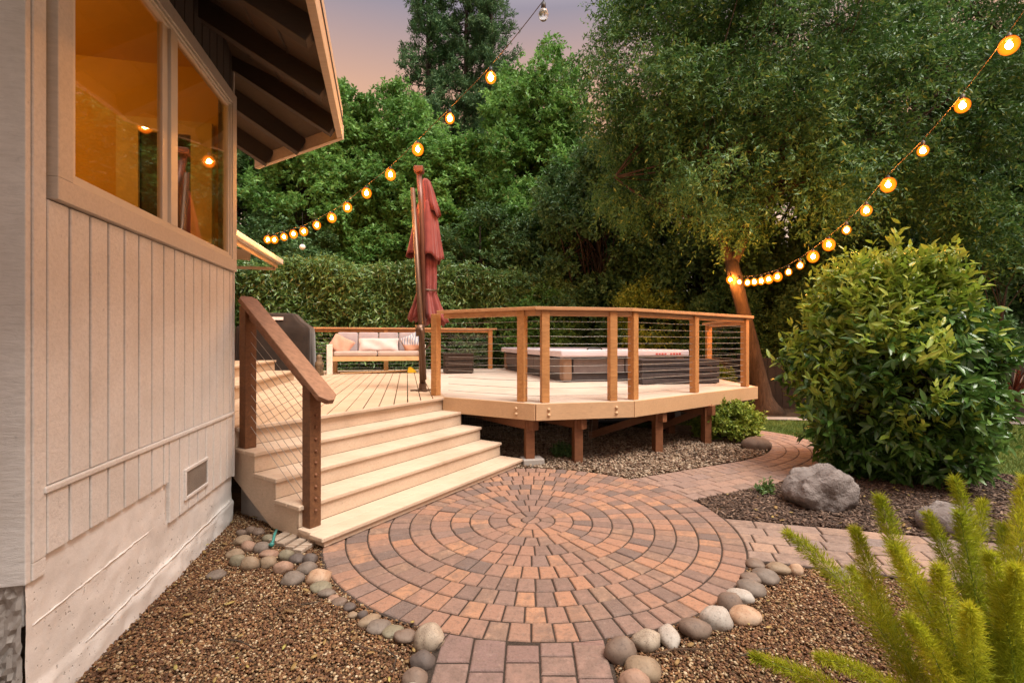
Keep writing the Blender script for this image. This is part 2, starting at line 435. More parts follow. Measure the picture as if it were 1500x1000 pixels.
def paver(b, poly, joint=0.0042, ztop=0.0):
    if area(poly) < 0: poly = poly[::-1]
    clean = []
    for p in poly:
        if not clean or (Vector(p) - Vector(clean[-1])).length > 0.008: clean.append(p)
    if len(clean) > 2 and (Vector(clean[0]) - Vector(clean[-1])).length < 0.008: clean.pop()
    if len(clean) < 3 or area(clean) < 0.0016: return
    a = inset(clean, joint); c = inset(clean, joint + 0.0045); e = inset(clean, joint + 0.010)
    if not a or not c or not e or area(e) < 0.0004: return
    n = len(clean)
    tx, ty = random.gauss(0, 0.006), random.gauss(0, 0.006); dz = random.gauss(0, 0.0012)
    cx = sum(p[0] for p in clean) / n; cy = sum(p[1] for p in clean) / n
    zf = lambda p, z: z + dz + tx * (p[0] - cx) + ty * (p[1] - cy)
    vs = [(p[0], p[1], -0.03) for p in a] + [(p[0], p[1], zf(p, ztop - 0.0065)) for p in a] + [(p[0], p[1], zf(p, ztop - 0.0015)) for p in c] + [(p[0], p[1], zf(p, ztop)) for p in e]
    fs = []
    for k in range(3):
        fs += [(k * n + i, k * n + (i + 1) % n, (k + 1) * n + (i + 1) % n, (k + 1) * n + i) for i in range(n)]
    fs.append(tuple(3 * n + i for i in range(n)))
    b.add(vs, fs)

b = MB()
radii = [0.0, 0.075, 0.185, 0.325, 0.47, 0.615, 0.765, 0.915, 1.06, 1.205, 1.35, CR]
for k in range(len(radii) - 1):
    r0, r1 = radii[k], radii[k + 1]
    n = 2 if k == 0 else (8 if k == 1 else int(2 * PI * r1 / 0.112))
    ph = random.random()
    for i in range(n):
        t0 = 2 * PI * (i + ph) / n; t1 = 2 * PI * (i + 1 + ph) / n
        m = 5 if k == 0 else (3 if n < 20 else 1)
        outer = [(CC[0] + r1 * math.cos(t0 + (t1 - t0) * j / m), CC[1] + r1 * math.sin(t0 + (t1 - t0) * j / m)) for j in range(m + 1)]
        inner = [] if k == 0 else [(CC[0] + r0 * math.cos(t1 + (t0 - t1) * j / m), CC[1] + r0 * math.sin(t1 + (t0 - t1) * j / m)) for j in range(m + 1)]
        paver(b, outer + inner)
struct(b.build('round_patio_paving', M['paver']))
def out_of_circle(poly, r=CR + 0.002):
    c = Vector((sum(p[0] for p in poly) / len(poly) - CC[0], sum(p[1] for p in poly) / len(poly) - CC[1]))
    if c.length > r + 0.3: return poly
    c.normalize()
    return clip(poly, -c.x, -c.y, -(c.x * CC[0] + c.y * CC[1] + r))
# near path toward the viewer
b = MB()
x0, x1 = -0.325, 0.425; nc = 5; wc = (x1 - x0) / nc
for c in range(nc):
    y = 2.42 - (0.0 if c % 2 else 0.04); first = True
    k = c
    while y > 0.2:
        L = 0.215 if (k % 3) else 0.118
        k += 1 + (random.random() < 0.2)
        sk = lambda yy: -0.035 * (2.2 - yy)
        q = [(x0 + c * wc + sk(y - L), y - L), (x0 + (c + 1) * wc + sk(y - L), y - L), (x0 + (c + 1) * wc + sk(y), y), (x0 + c * wc + sk(y), y)]
        q = out_of_circle(q)
        if len(q) > 2: paver(b, q)
        y -= L
NEAR = b.build('brick_path', M['paver_near']); struct(NEAR)
# right path
b = MB()
dB = Vector((0.9636, -0.2672)); nB = Vector((0.2672, 0.9636))
org = Vector((1.40, 3.045))
rows = 5; wr = 0.142
for r in range(rows):
    u = -0.6 + (0.11 if r % 2 else 0) 
    while u < 4.2:
        L = 0.215 if random.random() < 0.8 else 0.15
        pts = [org + dB * u + nB * (r * wr), org + dB * (u + L) + nB * (r * wr), org + dB * (u + L) + nB * ((r + 1) * wr), org + dB * u + nB * ((r + 1) * wr)]
        q = [(p.x, p.y) for p in pts]
        if all((Vector(p) - Vector(CC)).length < CR for p in q): u += L; continue
        q = out_of_circle(q)
        if len(q) > 2: paver(b, q)
        u += L
PB = [tuple(org + dB * uu + nB * vv) for uu, vv in ((-0.2, -0.02), (4.2, -0.02), (4.2, rows * wr + 0.02), (-0.2, rows * wr + 0.02))]
struct(b.build('brick_path', M['paver_gray']))
# far curving path
CL = [(0.9, 4.23), (1.5, 4.52), (2.3, 4.92), (3.0, 5.29), (3.5, 5.74), (3.76, 6.3), (3.72, 6.9), (3.35, 7.3), (2.8, 7.5), (2.2, 7.55)]
def catmull(P, n):
    P = [Vector(p) for p in P]; P = [2 * P[0] - P[1]] + P + [2 * P[-1] - P[-2]]
    out = []
    for i in range(1, len(P) - 2):
        for j in range(n):
            t = j / n; a, b_, c, d = P[i - 1], P[i], P[i + 1], P[i + 2]
            out.append(0.5 * ((2 * b_) + (c - a) * t + (2 * a - 5 * b_ + 4 * c - d) * t * t + (3 * b_ - a - 3 * c + d) * t ** 3))
    out.append(P[-2]); return out
cl = catmull(CL, 24)
acc = [0.0]
for i in range(1, len(cl)): acc.append(acc[-1] + (cl[i] - cl[i - 1]).length)
def on_cl(t, v):
    t = max(0, min(acc[-1] - 1e-4, t))
    i = int(np.searchsorted(acc, t)) ; i = max(1, i)
    f = (t - acc[i - 1]) / max(1e-6, acc[i] - acc[i - 1])
    p = cl[i - 1].lerp(cl[i], f); d0 = (cl[min(i + 2, len(cl) - 1)] - cl[max(i - 3, 0)]).normalized()
    return (p.x - d0.y * v, p.y + d0.x * v)
b = MB()
hw = 0.37
lanes = [(-0.37, -0.23), (-0.23, -0.09), (-0.09, 0.05), (0.05, 0.19), (0.19, 0.37)]
for li, (v0, v1) in enumerate(lanes):
    t = 0.0 if li % 2 else 0.1
    while t < acc[-1] - 0.2:
        L = 0.118 if li == 4 else 0.215
        q = [on_cl(t, v0), on_cl(t + L, v0), on_cl(t + L, v1), on_cl(t, v1)]
        if not all((Vector(p) - Vector(CC)).length < CR for p in q):
            q = out_of_circle(q)
            if len(q) > 2: paver(b, q)
        t += L
struct(b.build('brick_path', M['paver_path']))
PA = [on_cl(acc[-1] * i / 40, -hw - 0.01) for i in range(41)] + [on_cl(acc[-1] * i / 40, hw + 0.01) for i in range(40, -1, -1)]
# joint sand under all paving
circ = [(CC[0] + (CR + 0.01) * math.cos(2 * PI * i / 96), CC[1] + (CR + 0.01) * math.sin(2 * PI * i / 96)) for i in range(96)]
PN = [(-0.345 - 0.07, 0.2), (0.445 - 0.07, 0.2), (0.445, 2.5), (-0.345, 2.5)]
b = MB()
for k, pl in enumerate((circ, PN, PB)): b.add([(p[0], p[1], -0.0085 - 0.0003 * k) for p in pl], [tuple(range(len(pl)))])
n = len(PA) // 2
for i in range(n - 1):
    b.add([(p[0], p[1], -0.0095) for p in (PA[i], PA[i + 1], PA[2 * n - 2 - i], PA[2 * n - 1 - i])], [(0, 1, 2, 3)])
struct(b.build('joint_sand', M['sand']))

def inpoly(P, poly):
    x, y = P[:, 0], P[:, 1]; r = np.zeros(len(P), bool); n = len(poly)
    for i in range(n):
        x0_, y0_ = poly[i][0], poly[i][1]; x1_, y1_ = poly[(i + 1) % n][0], poly[(i + 1) % n][1]
        if y0_ == y1_: continue
        c = ((y0_ > y) != (y1_ > y)) & (x < (x1_ - x0_) * (y - y0_) / (y1_ - y0_) + x0_)
        r ^= c
    return r
def paved(P, grow=0.0):
    r = ((P[:, 0] - CC[0]) ** 2 + (P[:, 1] - CC[1]) ** 2) < (CR + grow) ** 2
    for pl in (PN, PB, PA): r |= inpoly(P, pl)
    return r
# beds
WL = lambda y: -1.357 - 0.2201 * y
gl = [(WL(0.8) - 0.3, 0.8), (-0.36, 0.8), (-0.30, 2.4), (-0.7, 3.2), (-0.9, 4.4), (-2.4, 4.4), (WL(4.4) - 0.3, 4.4)]
gr = [(0.36, 0.4), (5.2, 0.4), (5.0, 2.22), (2.9, 2.78), (1.45, 3.2), (1.2, 2.9), (0.45, 2.4)]
gu = [(-1.2, 5.0), (0.2, 5.05), (1.15, 4.7), (3.4, 5.8), (3.55, 6.4), (3.3, 6.9), (1.5, 7.8), (-1.5, 7.6)]
mu = [(1.25, 3.5), (1.6, 3.55), (3.4, 3.1), (5.6, 2.5), (6.6, 4.3), (5.3, 4.75), (4.4, 5.6), (3.9, 6.0), (3.4, 5.4), (2.5, 4.8), (1.5, 4.3)]
sheet('gravel_bed', gl, -0.022, M['gravelbase']); sheet('gravel_bed', gr, -0.0225, M['gravelbase'])
sheet('gravel_bed', gu, -0.023, M['gravelbase']); sheet('mulch_bed', mu, -0.026, M['mulchbase'])
sheet('lawn', [(3.4, 5.3), (4.4, 5.3), (5.4, 4.6), (6.6, 3.9), (16, 2.5), (16, 7.2), (9, 7.85), (4.4, 8.5), (3.3, 8.5), (2.0, 8.2), (2.4, 7.0)], -0.032, M['lawnbase'])
sheet('garden_path', [(3.4, 8.62), (9.0, 7.95), (16, 7.3), (16, 7.62), (9.0, 8.28), (3.4, 8.95)], -0.012, M['rawconcrete'])

# scattered pebbles / chips: solid little stones
ICO = None
def ico_base():
    t = (1 + 5 ** 0.5) / 2
    v = np.array([(-1, t, 0), (1, t, 0), (-1, -t, 0), (1, -t, 0), (0, -1, t), (0, 1, t), (0, -1, -t), (0, 1, -t), (t, 0, -1), (t, 0, 1), (-t, 0, -1), (-t, 0, 1)], float)
    v /= np.linalg.norm(v[0])
    f = np.array([(0, 11, 5), (0, 5, 1), (0, 1, 7), (0, 7, 10), (0, 10, 11), (1, 5, 9), (5, 11, 4), (11, 10, 2), (10, 7, 6), (7, 1, 8), (3, 9, 4), (3, 4, 2), (3, 2, 6), (3, 6, 8), (3, 8, 9), (4, 9, 5), (2, 4, 11), (6, 2, 10), (8, 6, 7), (9, 8, 1)])
    return v, f
def randrot(n, rng, tilt=1.0):
    a = rng.uniform(0, 2 * PI, n); q = rng.normal(0, tilt, (n, 2))
    ca, sa = np.cos(a), np.sin(a)
    X = np.stack([ca, sa, q[:, 0] * 0.5], 1); X /= np.linalg.norm(X, axis=1)[:, None]
    Zv = np.stack([q[:, 1] * 0.4, -q[:, 0] * 0.4, np.ones(n)], 1)
    Y = np.cross(Zv, X); Y /= np.linalg.norm(Y, axis=1)[:, None]
    return X, Y, np.cross(X, Y)
def scatter(name, poly, dens, size, m, z, rng, flat=(1, 0.8, 0.6), tilt=0.5, pile=0.0, reject=None, smooth=True):
    xs = [p[0] for p in poly]; ys = [p[1] for p in poly]
    n = int((max(xs) - min(xs)) * (max(ys) - min(ys)) * dens)
    P = np.stack([rng.uniform(min(xs), max(xs), n), rng.uniform(min(ys), max(ys), n)], 1)
    k = inpoly(P, poly) & ~paved(P)
    if reject is not None: k &= ~reject(P)
    P = P[k]; n = len(P)
    v, f = ico_base()
    X, Y, Zv = randrot(n, rng, tilt)
    s = rng.uniform(size[0], size[1], n) / 2
    sh = rng.uniform(0.75, 1.2, (n, 3)) * np.array(flat)
    jit = 1 + rng.normal(0, 0.10, (n, 12, 1))
    loc = v[None] * jit * sh[:, None, :] * s[:, None, None]
    V = loc[..., :1] * X[:, None] + loc[..., 1:2] * Y[:, None] + loc[..., 2:] * Zv[:, None]
    V[..., :2] += P[:, None]
    V[..., 2] += (z + s * 0.35 + rng.uniform(0, 1, n) * pile)[:, None]
    FF = f[None] + (np.arange(n) * 12)[:, None, None]
    return struct(np_mesh(name, V.reshape(-1, 3), FF.reshape(-1, 3), m, None, smooth), 'stuff')
vis = lambda P: (np.abs(P[:, 0]) > P[:, 1] * 1.35 + 0.35) | (P[:, 1] < 1.45)
scatter('pea_gravel', gl, 13500, (0.008, 0.019), M['pebble'], -0.020, RNG, pile=0.010, reject=lambda P: vis(P) | (P[:, 0] < WL(P[:, 1]) - 0.02))
scatter('pea_gravel', gr, 12000, (0.008, 0.019), M['pebble'], -0.020, RNG, pile=0.010, reject=vis)
scatter('drain_rock', gu, 2600, (0.018, 0.042), M['rubble'], -0.018, RNG, pile=0.025)
# bark chips
scatter('bark_mulch', mu, 7500, (0.022, 0.068), M['chip'], -0.022, RNG, flat=(1, 0.3, 0.14), tilt=0.6, pile=0.018, smooth=False)
scatter('leaf_litter', gu, 260, (0.03, 0.06), M['chip'], 0.0, RNG, flat=(1, 0.5, 0.06), tilt=0.5, pile=0.02, smooth=False)
scatter('leaf_litter', gl, 75, (0.02, 0.055), M['litter'], -0.002, RNG, flat=(1, 0.42, 0.05), tilt=0.5, pile=0.006, smooth=False, reject=vis)
scatter('leaf_litter', gr, 60, (0.02, 0.05), M['litter'], -0.002, RNG, flat=(1, 0.42, 0.05), tilt=0.5, pile=0.006, smooth=False, reject=vis)
scatter('leaf_litter', mu, 16, (0.03, 0.06), M['litter'], 0.0, RNG, flat=(1, 0.42, 0.06), tilt=0.5, pile=0.012, smooth=False)
# grass blades
def blades(poly, dens, hgt, m, z, rng):
    xs = [p[0] for p in poly]; ys = [p[1] for p in poly]
    n = int((max(xs) - min(xs)) * (max(ys) - min(ys)) * dens)
    P = np.stack([rng.uniform(min(xs), max(xs), n), rng.uniform(min(ys), max(ys), n)], 1)
    P = P[inpoly(P, poly) & ~paved(P)]; n = len(P)
    a = rng.uniform(0, 2 * PI, n); h = rng.uniform(*hgt, n); wd = rng.uniform(0.003, 0.006, n)
    side = np.stack([np.cos(a), np.sin(a), 0 * a], 1) * wd[:, None]
    lean = rng.normal(0, 0.4, (n, 2)) * h[:, None]
    base = np.concatenate([P, np.full((n, 1), z)], 1)
    tip = base + np.concatenate([lean, h[:, None]], 1)
    V = np.stack([base - side, base + side, tip], 1)
    return np_mesh('grass', V.reshape(-1, 3), np.arange(3 * n).reshape(-1, 3), m)
M['grass'] = leafmat('grass_blade', [(0.12, 0.19, 0.04), (0.18, 0.26, 0.06), (0.27, 0.32, 0.10)], 0.6, 0.2, 1.5, 0.2)
lawn_poly = [(3.4, 5.5), (4.5, 5.5), (5.4, 4.75), (6.6, 4.05), (9.5, 3.7), (10, 7.7), (4.4, 8.45), (3.3, 8.4), (2.6, 7.6)]
struct(blades(lawn_poly, 4200, (0.02, 0.05), M['grass'], -0.032, RNG), 'stuff')

# ================================================================== HOUSE
house = thing('house', 'white grooved-board house wall with amber window and dark raftered eave, along the left edge', 'house', tuple(w(2.5, -1.5, 0)))
SA = 1.75; SB = 3.764
b = MB()     # siding boards with open grooves
def boards(b, s0, s1, z0, z1, pitch=0.1255, gap=0.013, o0=-0.02, o1=0.018):
    s = s0
    while s < s1 - 0.01:
        e = min(s + pitch, s1)
        b.wbox(s + gap / 2, e - gap / 2, o0, o1, z0, z1); s = e
sN = wall_s(243)
b.wbox(SA, 1.815, -0.02, 0.018, 0.575, 3.55)                          # plain corner strip
boards(b, 1.815, SB, 0.835, 1.90)
boards(b, 1.815, sN, 0.578, 0.803)
boards(b, sN, SB, 0.345, 0.803)
b.wbox(SA, SB, -0.06, -0.012, 0.35, 1.95)                             # backing behind grooves
b.wbox(SA, 1.815, -0.05, 0.016, 0.51, 0.575)
wl = b.build('wall', M['siding'], house, bevel=0.003, seg=1)
b = MB(); b.wbox(1.80, SB + 0.004, 0.0, 0.027, 0.806, 0.832); b.build('ledge_strip', M['siding'], house, bevel=0.006)
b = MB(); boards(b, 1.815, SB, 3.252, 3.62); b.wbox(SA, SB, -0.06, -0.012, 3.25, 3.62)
b.build('gable_siding', M['eaveshade'], house)
b = MB(); b.wbox(SB, SB + 0.02, -0.10, 0.024, 0.33, 3.62); b.build('corner_board', M['siding'], house, bevel=0.002)
# near end of the wall: corner board that faces the viewer, rough base below
b = MB(); b.wbox(SA - 0.028, SA - 0.002, -0.60, 0.012, 0.51, 4.0); b.build('corner_board', M['siding'], house, bevel=0.003)
b = MB()
nu_, nv_ = 40, 26
def rough_face():
    vs = []; fs = []
    for j in range(nv_):
        for i in range(nu_):
            o_ = -0.55 + 0.54 * i / (nu_ - 1); z = -0.05 + 0.56 * j / (nv_ - 1)
            vs.append(w(SA - 0.012 + random.gauss(0, 0.006) - 0.0 * i, o_, z))
    for j in range(nv_ - 1):
        for i in range(nu_ - 1): fs.append((j * nu_ + i, j * nu_ + i + 1, (j + 1) * nu_ + i + 1, (j + 1) * nu_ + i))
    return vs, fs
b.add(*rough_face()); b.build('rough_base', M['roughstone'], house, smooth=False)
b = MB(); b.tube([w(SA - 0.045, -0.085, -0.05), w(SA - 0.045, -0.085, 0.30)], 0.018, 10); b.build('pipe', M['black'], house, smooth=True)
# foundation: board-formed concrete, slightly wavy, with form ridges
vs = []; fs = []
ns, nz = 90, 34
rng2 = np.random.default_rng(3)
wob = rng2.normal(0, 1, (ns, nz))
for _ in range(3): wob = (wob + np.roll(wob, 1, 0) + np.roll(wob, -1, 0) + np.roll(wob, 1, 1) + np.roll(wob, -1, 1)) / 5
for i in range(ns):
    s = SA - 0.012 + (SB + 0.03 - SA) * i / (ns - 1)
    zr2 = 0.10 + 0.045 * (i / ns) + 0.003 * math.sin(i * 0.5); zr1 = 0.345 + 0.02 * i / ns
    for j in range(nz):
        z = -0.06 + 0.65 * j / (nz - 1)
        o_ = 0.002 + 0.006 * wob[i, j]
        if z < zr2: o_ += 0.012 + 0.006 * wob[i, j]
        if s > sN and z > 0.36: o_ -= 0.06
        vs.append(w(s, o_, z))
for i in range(ns - 1):
    for j in range(nz - 1):
        a = i * nz + j; fs.append((a, a + nz, a + nz + 1, a + 1))
fd = MB().add(vs, fs).build('foundation', M['foundation'], house, smooth=True)
b = MB()
b.tube([w(SA + 0.02 + (sN - 0.15 - SA) * i / 30, 0.003 + random.gauss(0, 0.0008), 0.345 + 0.03 * i / 30 + random.gauss(0, 0.0014)) for i in range(31)], [0.0015] + [0.0042 + random.gauss(0, 0.0006) for _ in range(29)] + [0.001], 6)
b.tube([w(SA + 0.3 + (SB - SA - 0.3) * i / 30, 0.011 + random.gauss(0, 0.001), 0.112 + 0.045 * i / 30 + 0.0025 * math.sin(i * 1.3) + random.gauss(0, 0.002)) for i in range(31)], [0.001] + [0.0044 + random.gauss(0, 0.0008) for _ in range(29)] + [0.001], 6)
b.build('form_ridge', M['foundation'], house, smooth=True)
# foundation vent
s0, s1, z0, z1 = wall_s(264), wall_s(299), 0.415, 0.60
vt = MB()
for a in ((s0, s1, z0 - 0.0, z0 + 0.018), (s0, s1, z1 - 0.018, z1), (s0, s0 + 0.018, z0 + 0.018, z1 - 0.018), (s1 - 0.018, s1, z0 + 0.018, z1 - 0.018)): vt.wbox(a[0], a[1], 0.016, 0.030, a[2], a[3])
vto = vt.build('vent', M['siding'], house, bevel=0.002)
g = MB()
k = s0 + 0.018
while k < s1 - 0.02: g.wbox(k, k + 0.0025, 0.0195, 0.0215, z0 + 0.018, z1 - 0.018); k += 0.009
k = z0 + 0.022
while k < z1 - 0.02: g.wbox(s0 + 0.018, s1 - 0.018, 0.0215, 0.0235, k, k + 0.0025); k += 0.009
g.build('mesh_screen', plain('vent_mesh', (0.33, 0.29, 0.25), 0.5, 0.4, 0.3), vto)
# window
WS0, WS1, WZ0, WZ1 = 1.829, 3.762, 1.905, 3.25
tw = 0.085
wf = MB()
for a in ((WS0, WS1, WZ0, WZ0 + tw), (WS0, WS1, WZ1 - tw, WZ1), (WS0, WS0 + tw, WZ0 + tw, WZ1 - tw), (WS1 - tw, WS1, WZ0 + tw, WZ1 - tw)): wf.wbox(a[0], a[1], 0.0, 0.046, a[2], a[3])
win = wf.build('window', M['trim'], house, bevel=0.003)
fr = MB()
i0, i1, j0, j1 = WS0 + tw, WS1 - tw, WZ0 + tw, WZ1 - tw
for d, oo in ((0.0, 0.038), (0.020, 0.028)):
    q = (i0 + d, i1 - d, j0 + d, j1 - d); t_ = 0.022
    for a in ((q[0], q[1], q[2], q[2] + t_), (q[0], q[1], q[3] - t_, q[3]), (q[0], q[0] + t_, q[2] + t_, q[3] - t_), (q[1] - t_, q[1], q[2] + t_, q[3] - t_)): fr.wbox(a[0], a[1], -0.01, oo, a[2], a[3])
fr.build('frame', M['vinyl'], win, bevel=0.002)
sm0, sm1 = wall_s(240), wall_s(252)
mu_ = MB(); mu_.wbox(sm0 + 0.01, sm1 - 0.005, -0.01, 0.032, j0 + 0.04, j1 - 0.04); mu_.wbox(sm0 - 0.05, sm0 + 0.008, -0.012, 0.016, j0 + 0.04, j1 - 0.04)
mu_.build('mullion', M['vinyl'], win, bevel=0.002)
t = NT('window_glass'); t.n.remove(t.p)
gl_ = t.n.new('ShaderNodeBsdfGlossy'); gl_.inputs['Roughness'].default_value = 0.02; gl_.inputs[0].default_value = (0.9, 0.9, 0.9, 1)
tp = t.n.new('ShaderNodeBsdfTransparent'); tp.inputs[0].default_value = (0.92, 0.86, 0.74, 1)
lw_ = t.n.new('ShaderNodeLayerWeight'); lw_.inputs[0].default_value = 0.5
fz = t.math('ADD', t.math('MULTIPLY', t.math('POWER', lw_.outputs[1], 4.0), 0.75), 0.06)
mx = t.n.new('ShaderNodeMixShader'); t.l(fz, mx.inputs[0]); t.l(tp.outputs[0], mx.inputs[1]); t.l(gl_.outputs[0], mx.inputs[2]); t.l(mx.outputs[0], t.out.inputs[0])
M['glass'] = t.m
for a0, a1, oo in ((i0 + 0.04, sm0 - 0.045, 0.002), (sm1 - 0.008, i1 - 0.04, 0.012)):
    p = MB(); p.wbox(a0, a1, oo, oo + 0.004, j0 + 0.04, j1 - 0.04); p.build('pane', M['glass'], win)
# the lit room behind the glass
rm = MB()
rz0, rz1, ro = 0.9, 3.42, -3.4
def rq(a, b_, c, d): rm.add([a, b_, c, d], [(0, 1, 2, 3)])
rs0, rs1 = 1.79, 3.72
rq(w(rs0, ro, rz0), w(rs1, ro, rz0), w(rs1, ro, rz1), w(rs0, ro, rz1))
rq(w(rs1, ro, rz0), w(rs1, -0.07, rz0), w(rs1, -0.07, rz1), w(rs1, ro, rz1))
rq(w(rs0, ro, rz0), w(rs0, -0.07, rz0), w(rs0, -0.07, rz1), w(rs0, ro, rz1))
rq(w(rs0, ro, rz1), w(rs1, ro, rz1), w(rs1, -0.07, rz1), w(rs0, -0.07, rz1))
rq(w(rs0, ro, rz0), w(rs1, ro, rz0), w(rs1, -0.07, rz0), w(rs0, -0.07, rz0))
room = rm.build('room', M['amberwall'], house)
# far door casing and dark doorway inside, seen through the right pane
dj = MB()
dj.wbox(rs1 - 0.04, rs1 - 0.004, -0.24, -0.10, rz0, 2.9); dj.wbox(rs1 - 0.04, rs1 - 0.004, -0.72, -0.58, rz0, 2.9); dj.wbox(rs1 - 0.04, rs1 - 0.004, -0.72, -0.10, 2.9, 3.0)
dj.build('door_casing', plain('casing_paint', (0.75, 0.55, 0.16), 0.5), room)
dd = MB(); dd.wbox(rs1 - 0.02, rs1 - 0.004, -0.58, -0.24, rz0, 2.9); dd.build('doorway', plain('dark_doorway', (0.02, 0.018, 0.012), 0.5), room)
bm_ = MB(); bm_.beam(w(1.85, -3.0, 3.34), w(3.65, -1.2, 3.34), 0.12, 0.10); bm_.build('ceiling_beam', M['amberwall'], room)
lamp = bpy.data.lights.new('ceiling_lamp', 'POINT'); lamp.energy = 9.5; lamp.color = (1.0, 0.60, 0.17); lamp.shadow_soft_size = 0.2
lo = bpy.data.objects.new('ceiling_lamp', lamp); COL.objects.link(lo); lo.parent = room
lo.location = w(2.55, -1.5, 3.0) - _off(house)
# outer shell of the house so that light does not leak
sh = MB()
sh.wbox(SA, SB, -5.2, -5.1, 0, 3.6)
sh.wbox(SA, SA + 0.03, -5.1, -0.62, -0.05, 4.0)
a, c = w(SB, -0.12, 0), w(SB, -0.12, 0) - NN * 2.9
sh.extrude([a + Z3 * -0.05, c + Z3 * -0.05, c + Z3 * 3.6, a + Z3 * 3.6], UU * -0.05)
sh.build('back_wall', M['siding'], house)
dg = MB(); e0 = c - UU * 0.05; dg.extrude([e0 + Z3 * 0, e0 + EW * 4.5, e0 + EW * 4.5 + Z3 * 3.2, e0 + Z3 * 3.2], EO * -0.1)
dg.build('rear_wall', M['siding'], house)
# main roof
PI_ = 0.60; OV = 0.755; ZE = 3.165           # pitch, overhang, underside height at the eave
def ov(s): return OV + 0.047 * (3.9 - s)
def rz(o): return ZE + (OV - o) * PI_
SC_ = 3.92
C_ = w(SC_, OV, ZE); hipd = Vector((-0.82, -0.572, 0)).normalized()
hh = 1.6; rise = hh * 0.924 * PI_
Hp = C_ + hipd * hh + Z3 * rise
E_ = C_ - NN * 1.25
Ein = E_ + Vector((-0.5388, -0.8425, 0)) * (hh * 0.924) + Z3 * rise
th = Z3 * 0.03
rf = MB()
N0 = w(-1.2, ov(-1.2), ZE); N1 = w(-1.2, OV - hh * 0.924, ZE + rise); N2 = w(-1.2, -5.2, rz(-5.2)); H2 = Vector((Hp.x, Hp.y, Hp.z)) + EO * -3.6 + Z3 * (3.6 * PI_) 
rf.extrude([N0, C_, Hp, N1], th)
rf.extrude([C_, E_, Ein, Hp], th)
rf.extrude([N1, Hp, H2, N2], th)
roof = rf.build('roof', M['sheath'], house)
tp_ = MB(); u2 = Z3 * 0.034; o2 = (EO * 0.05)
tp_.extrude([N0 + u2 + o2, C_ + u2 + o2, Hp + u2, N1 + u2], Z3 * 0.02); tp_.extrude([C_ + u2, E_ + u2, Ein + u2, Hp + u2], Z3 * 0.02)
tp_.build('shingles', M['shingle'], roof)
# grooves between the sheathing boards
bd = MB()
for i, o_ in enumerate([0.55, 0.36, 0.17, -0.02]):
    bd.beam(w(-1.2, o_, rz(o_) - 0.004), w(3.86, o_, rz(o_) - 0.004), 0.012, 0.008)
bd.build('board_gap', M['rafter'], roof)
def rafter(a, b_):
    q = MB(); a = Vector(a); b_ = Vector(b_); q.beam(a - Z3 * 0.075, b_ - Z3 * 0.075, 0.085, 0.145); return q.build('rafter', M['rafter'], roof, bevel=0.004)
for s in (3.78, 3.18, 2.57, 1.96, 1.35, 0.7, 0.0):
    rafter(w(s, -0.10, rz(-0.10)), w(s, ov(s) - 0.002, ZE))
for tq in (0.48, 0.98):
    p1 = C_ - NN * tq
    dr = (EO * -0.55 + Vector((-0.5388, -0.8425, 0)) * 0.45).normalized()
    k = -dr.dot(Vector((0.5388, 0.8425, 0))) * PI_ * 0.98
    rafter(p1 + dr * 0.85 + Z3 * (0.85 * k), p1)
fa = MB()
fa.beam(w(-1.2, ov(-1.2) + 0.022, ZE + 0.025), w(SC_ + 0.012, OV + 0.022, ZE + 0.025), 0.045, 0.25)
fa.build('fascia', M['eavefascia'], roof, bevel=0.003)
fa = MB(); pa = C_ + EO * 0.043 - EW * 0.0; fa.beam(C_ + Vector((0.5388, 0.8425, 0)) * 0.022 + NN * 0.035 - Z3 * 0.045, E_ + Vector((0.5388, 0.8425, 0)) * 0.022 - Z3 * 0.045, 0.04, 0.12)
fa.build('fascia', M['eavefascia'], roof, bevel=0.003)
# roof over the set-back rear wing
rr = MB()
c2 = Vector((-5.02, 10.15, 3.03)); n2 = c2 - EW * 6.0
rr.extrude([n2, c2, c2 - EO * 2.5 + Z3 * 1.55, n2 - EO * 2.5 + Z3 * 1.55], Z3 * 0.05)
rw_ = rr.build('rear_roof', M['sheath'], house)
f2 = MB(); f2.beam(n2 + EO * 0.02 + Z3 * 0.0, c2 + EO * 0.02 + EW * 0.02, 0.04, 0.2); f2.build('fascia', M['eavefascia'], rw_, bevel=0.004)
g2 = MB(); g2.beam(n2 + EO * 0.09 + Z3 * 0.03, c2 + EO * 0.09 + EW * 0.06 + Z3 * 0.03, 0.10, 0.11); g2.build('gutter', plain('gutter_metal', (0.6, 0.57, 0.5), 0.4), rw_, bevel=0.02)
f3 = MB(); f3.beam(c2 - Z3 * 0.12 - EW * 0.02, c2 - Z3 * 0.12 - EW * 0.02 - EO * 0.9, 0.05, 0.06); f3.beam(c2 - EO * 0.02 - EW * 0.02 + Z3 * 0.02, c2 - EO * 0.02 - EW * 0.02 - Z3 * 0.14, 0.05, 0.05, EO)
f3.beam(c2 - EW * 0.5 - EO * 0.75 + Z3 * 0.1, c2 - EW * 0.5 - EO * 0.35 + Z3 * 0.06, 0.09, 0.2)
f3.build('eave_return', M['eavefascia'], rw_)

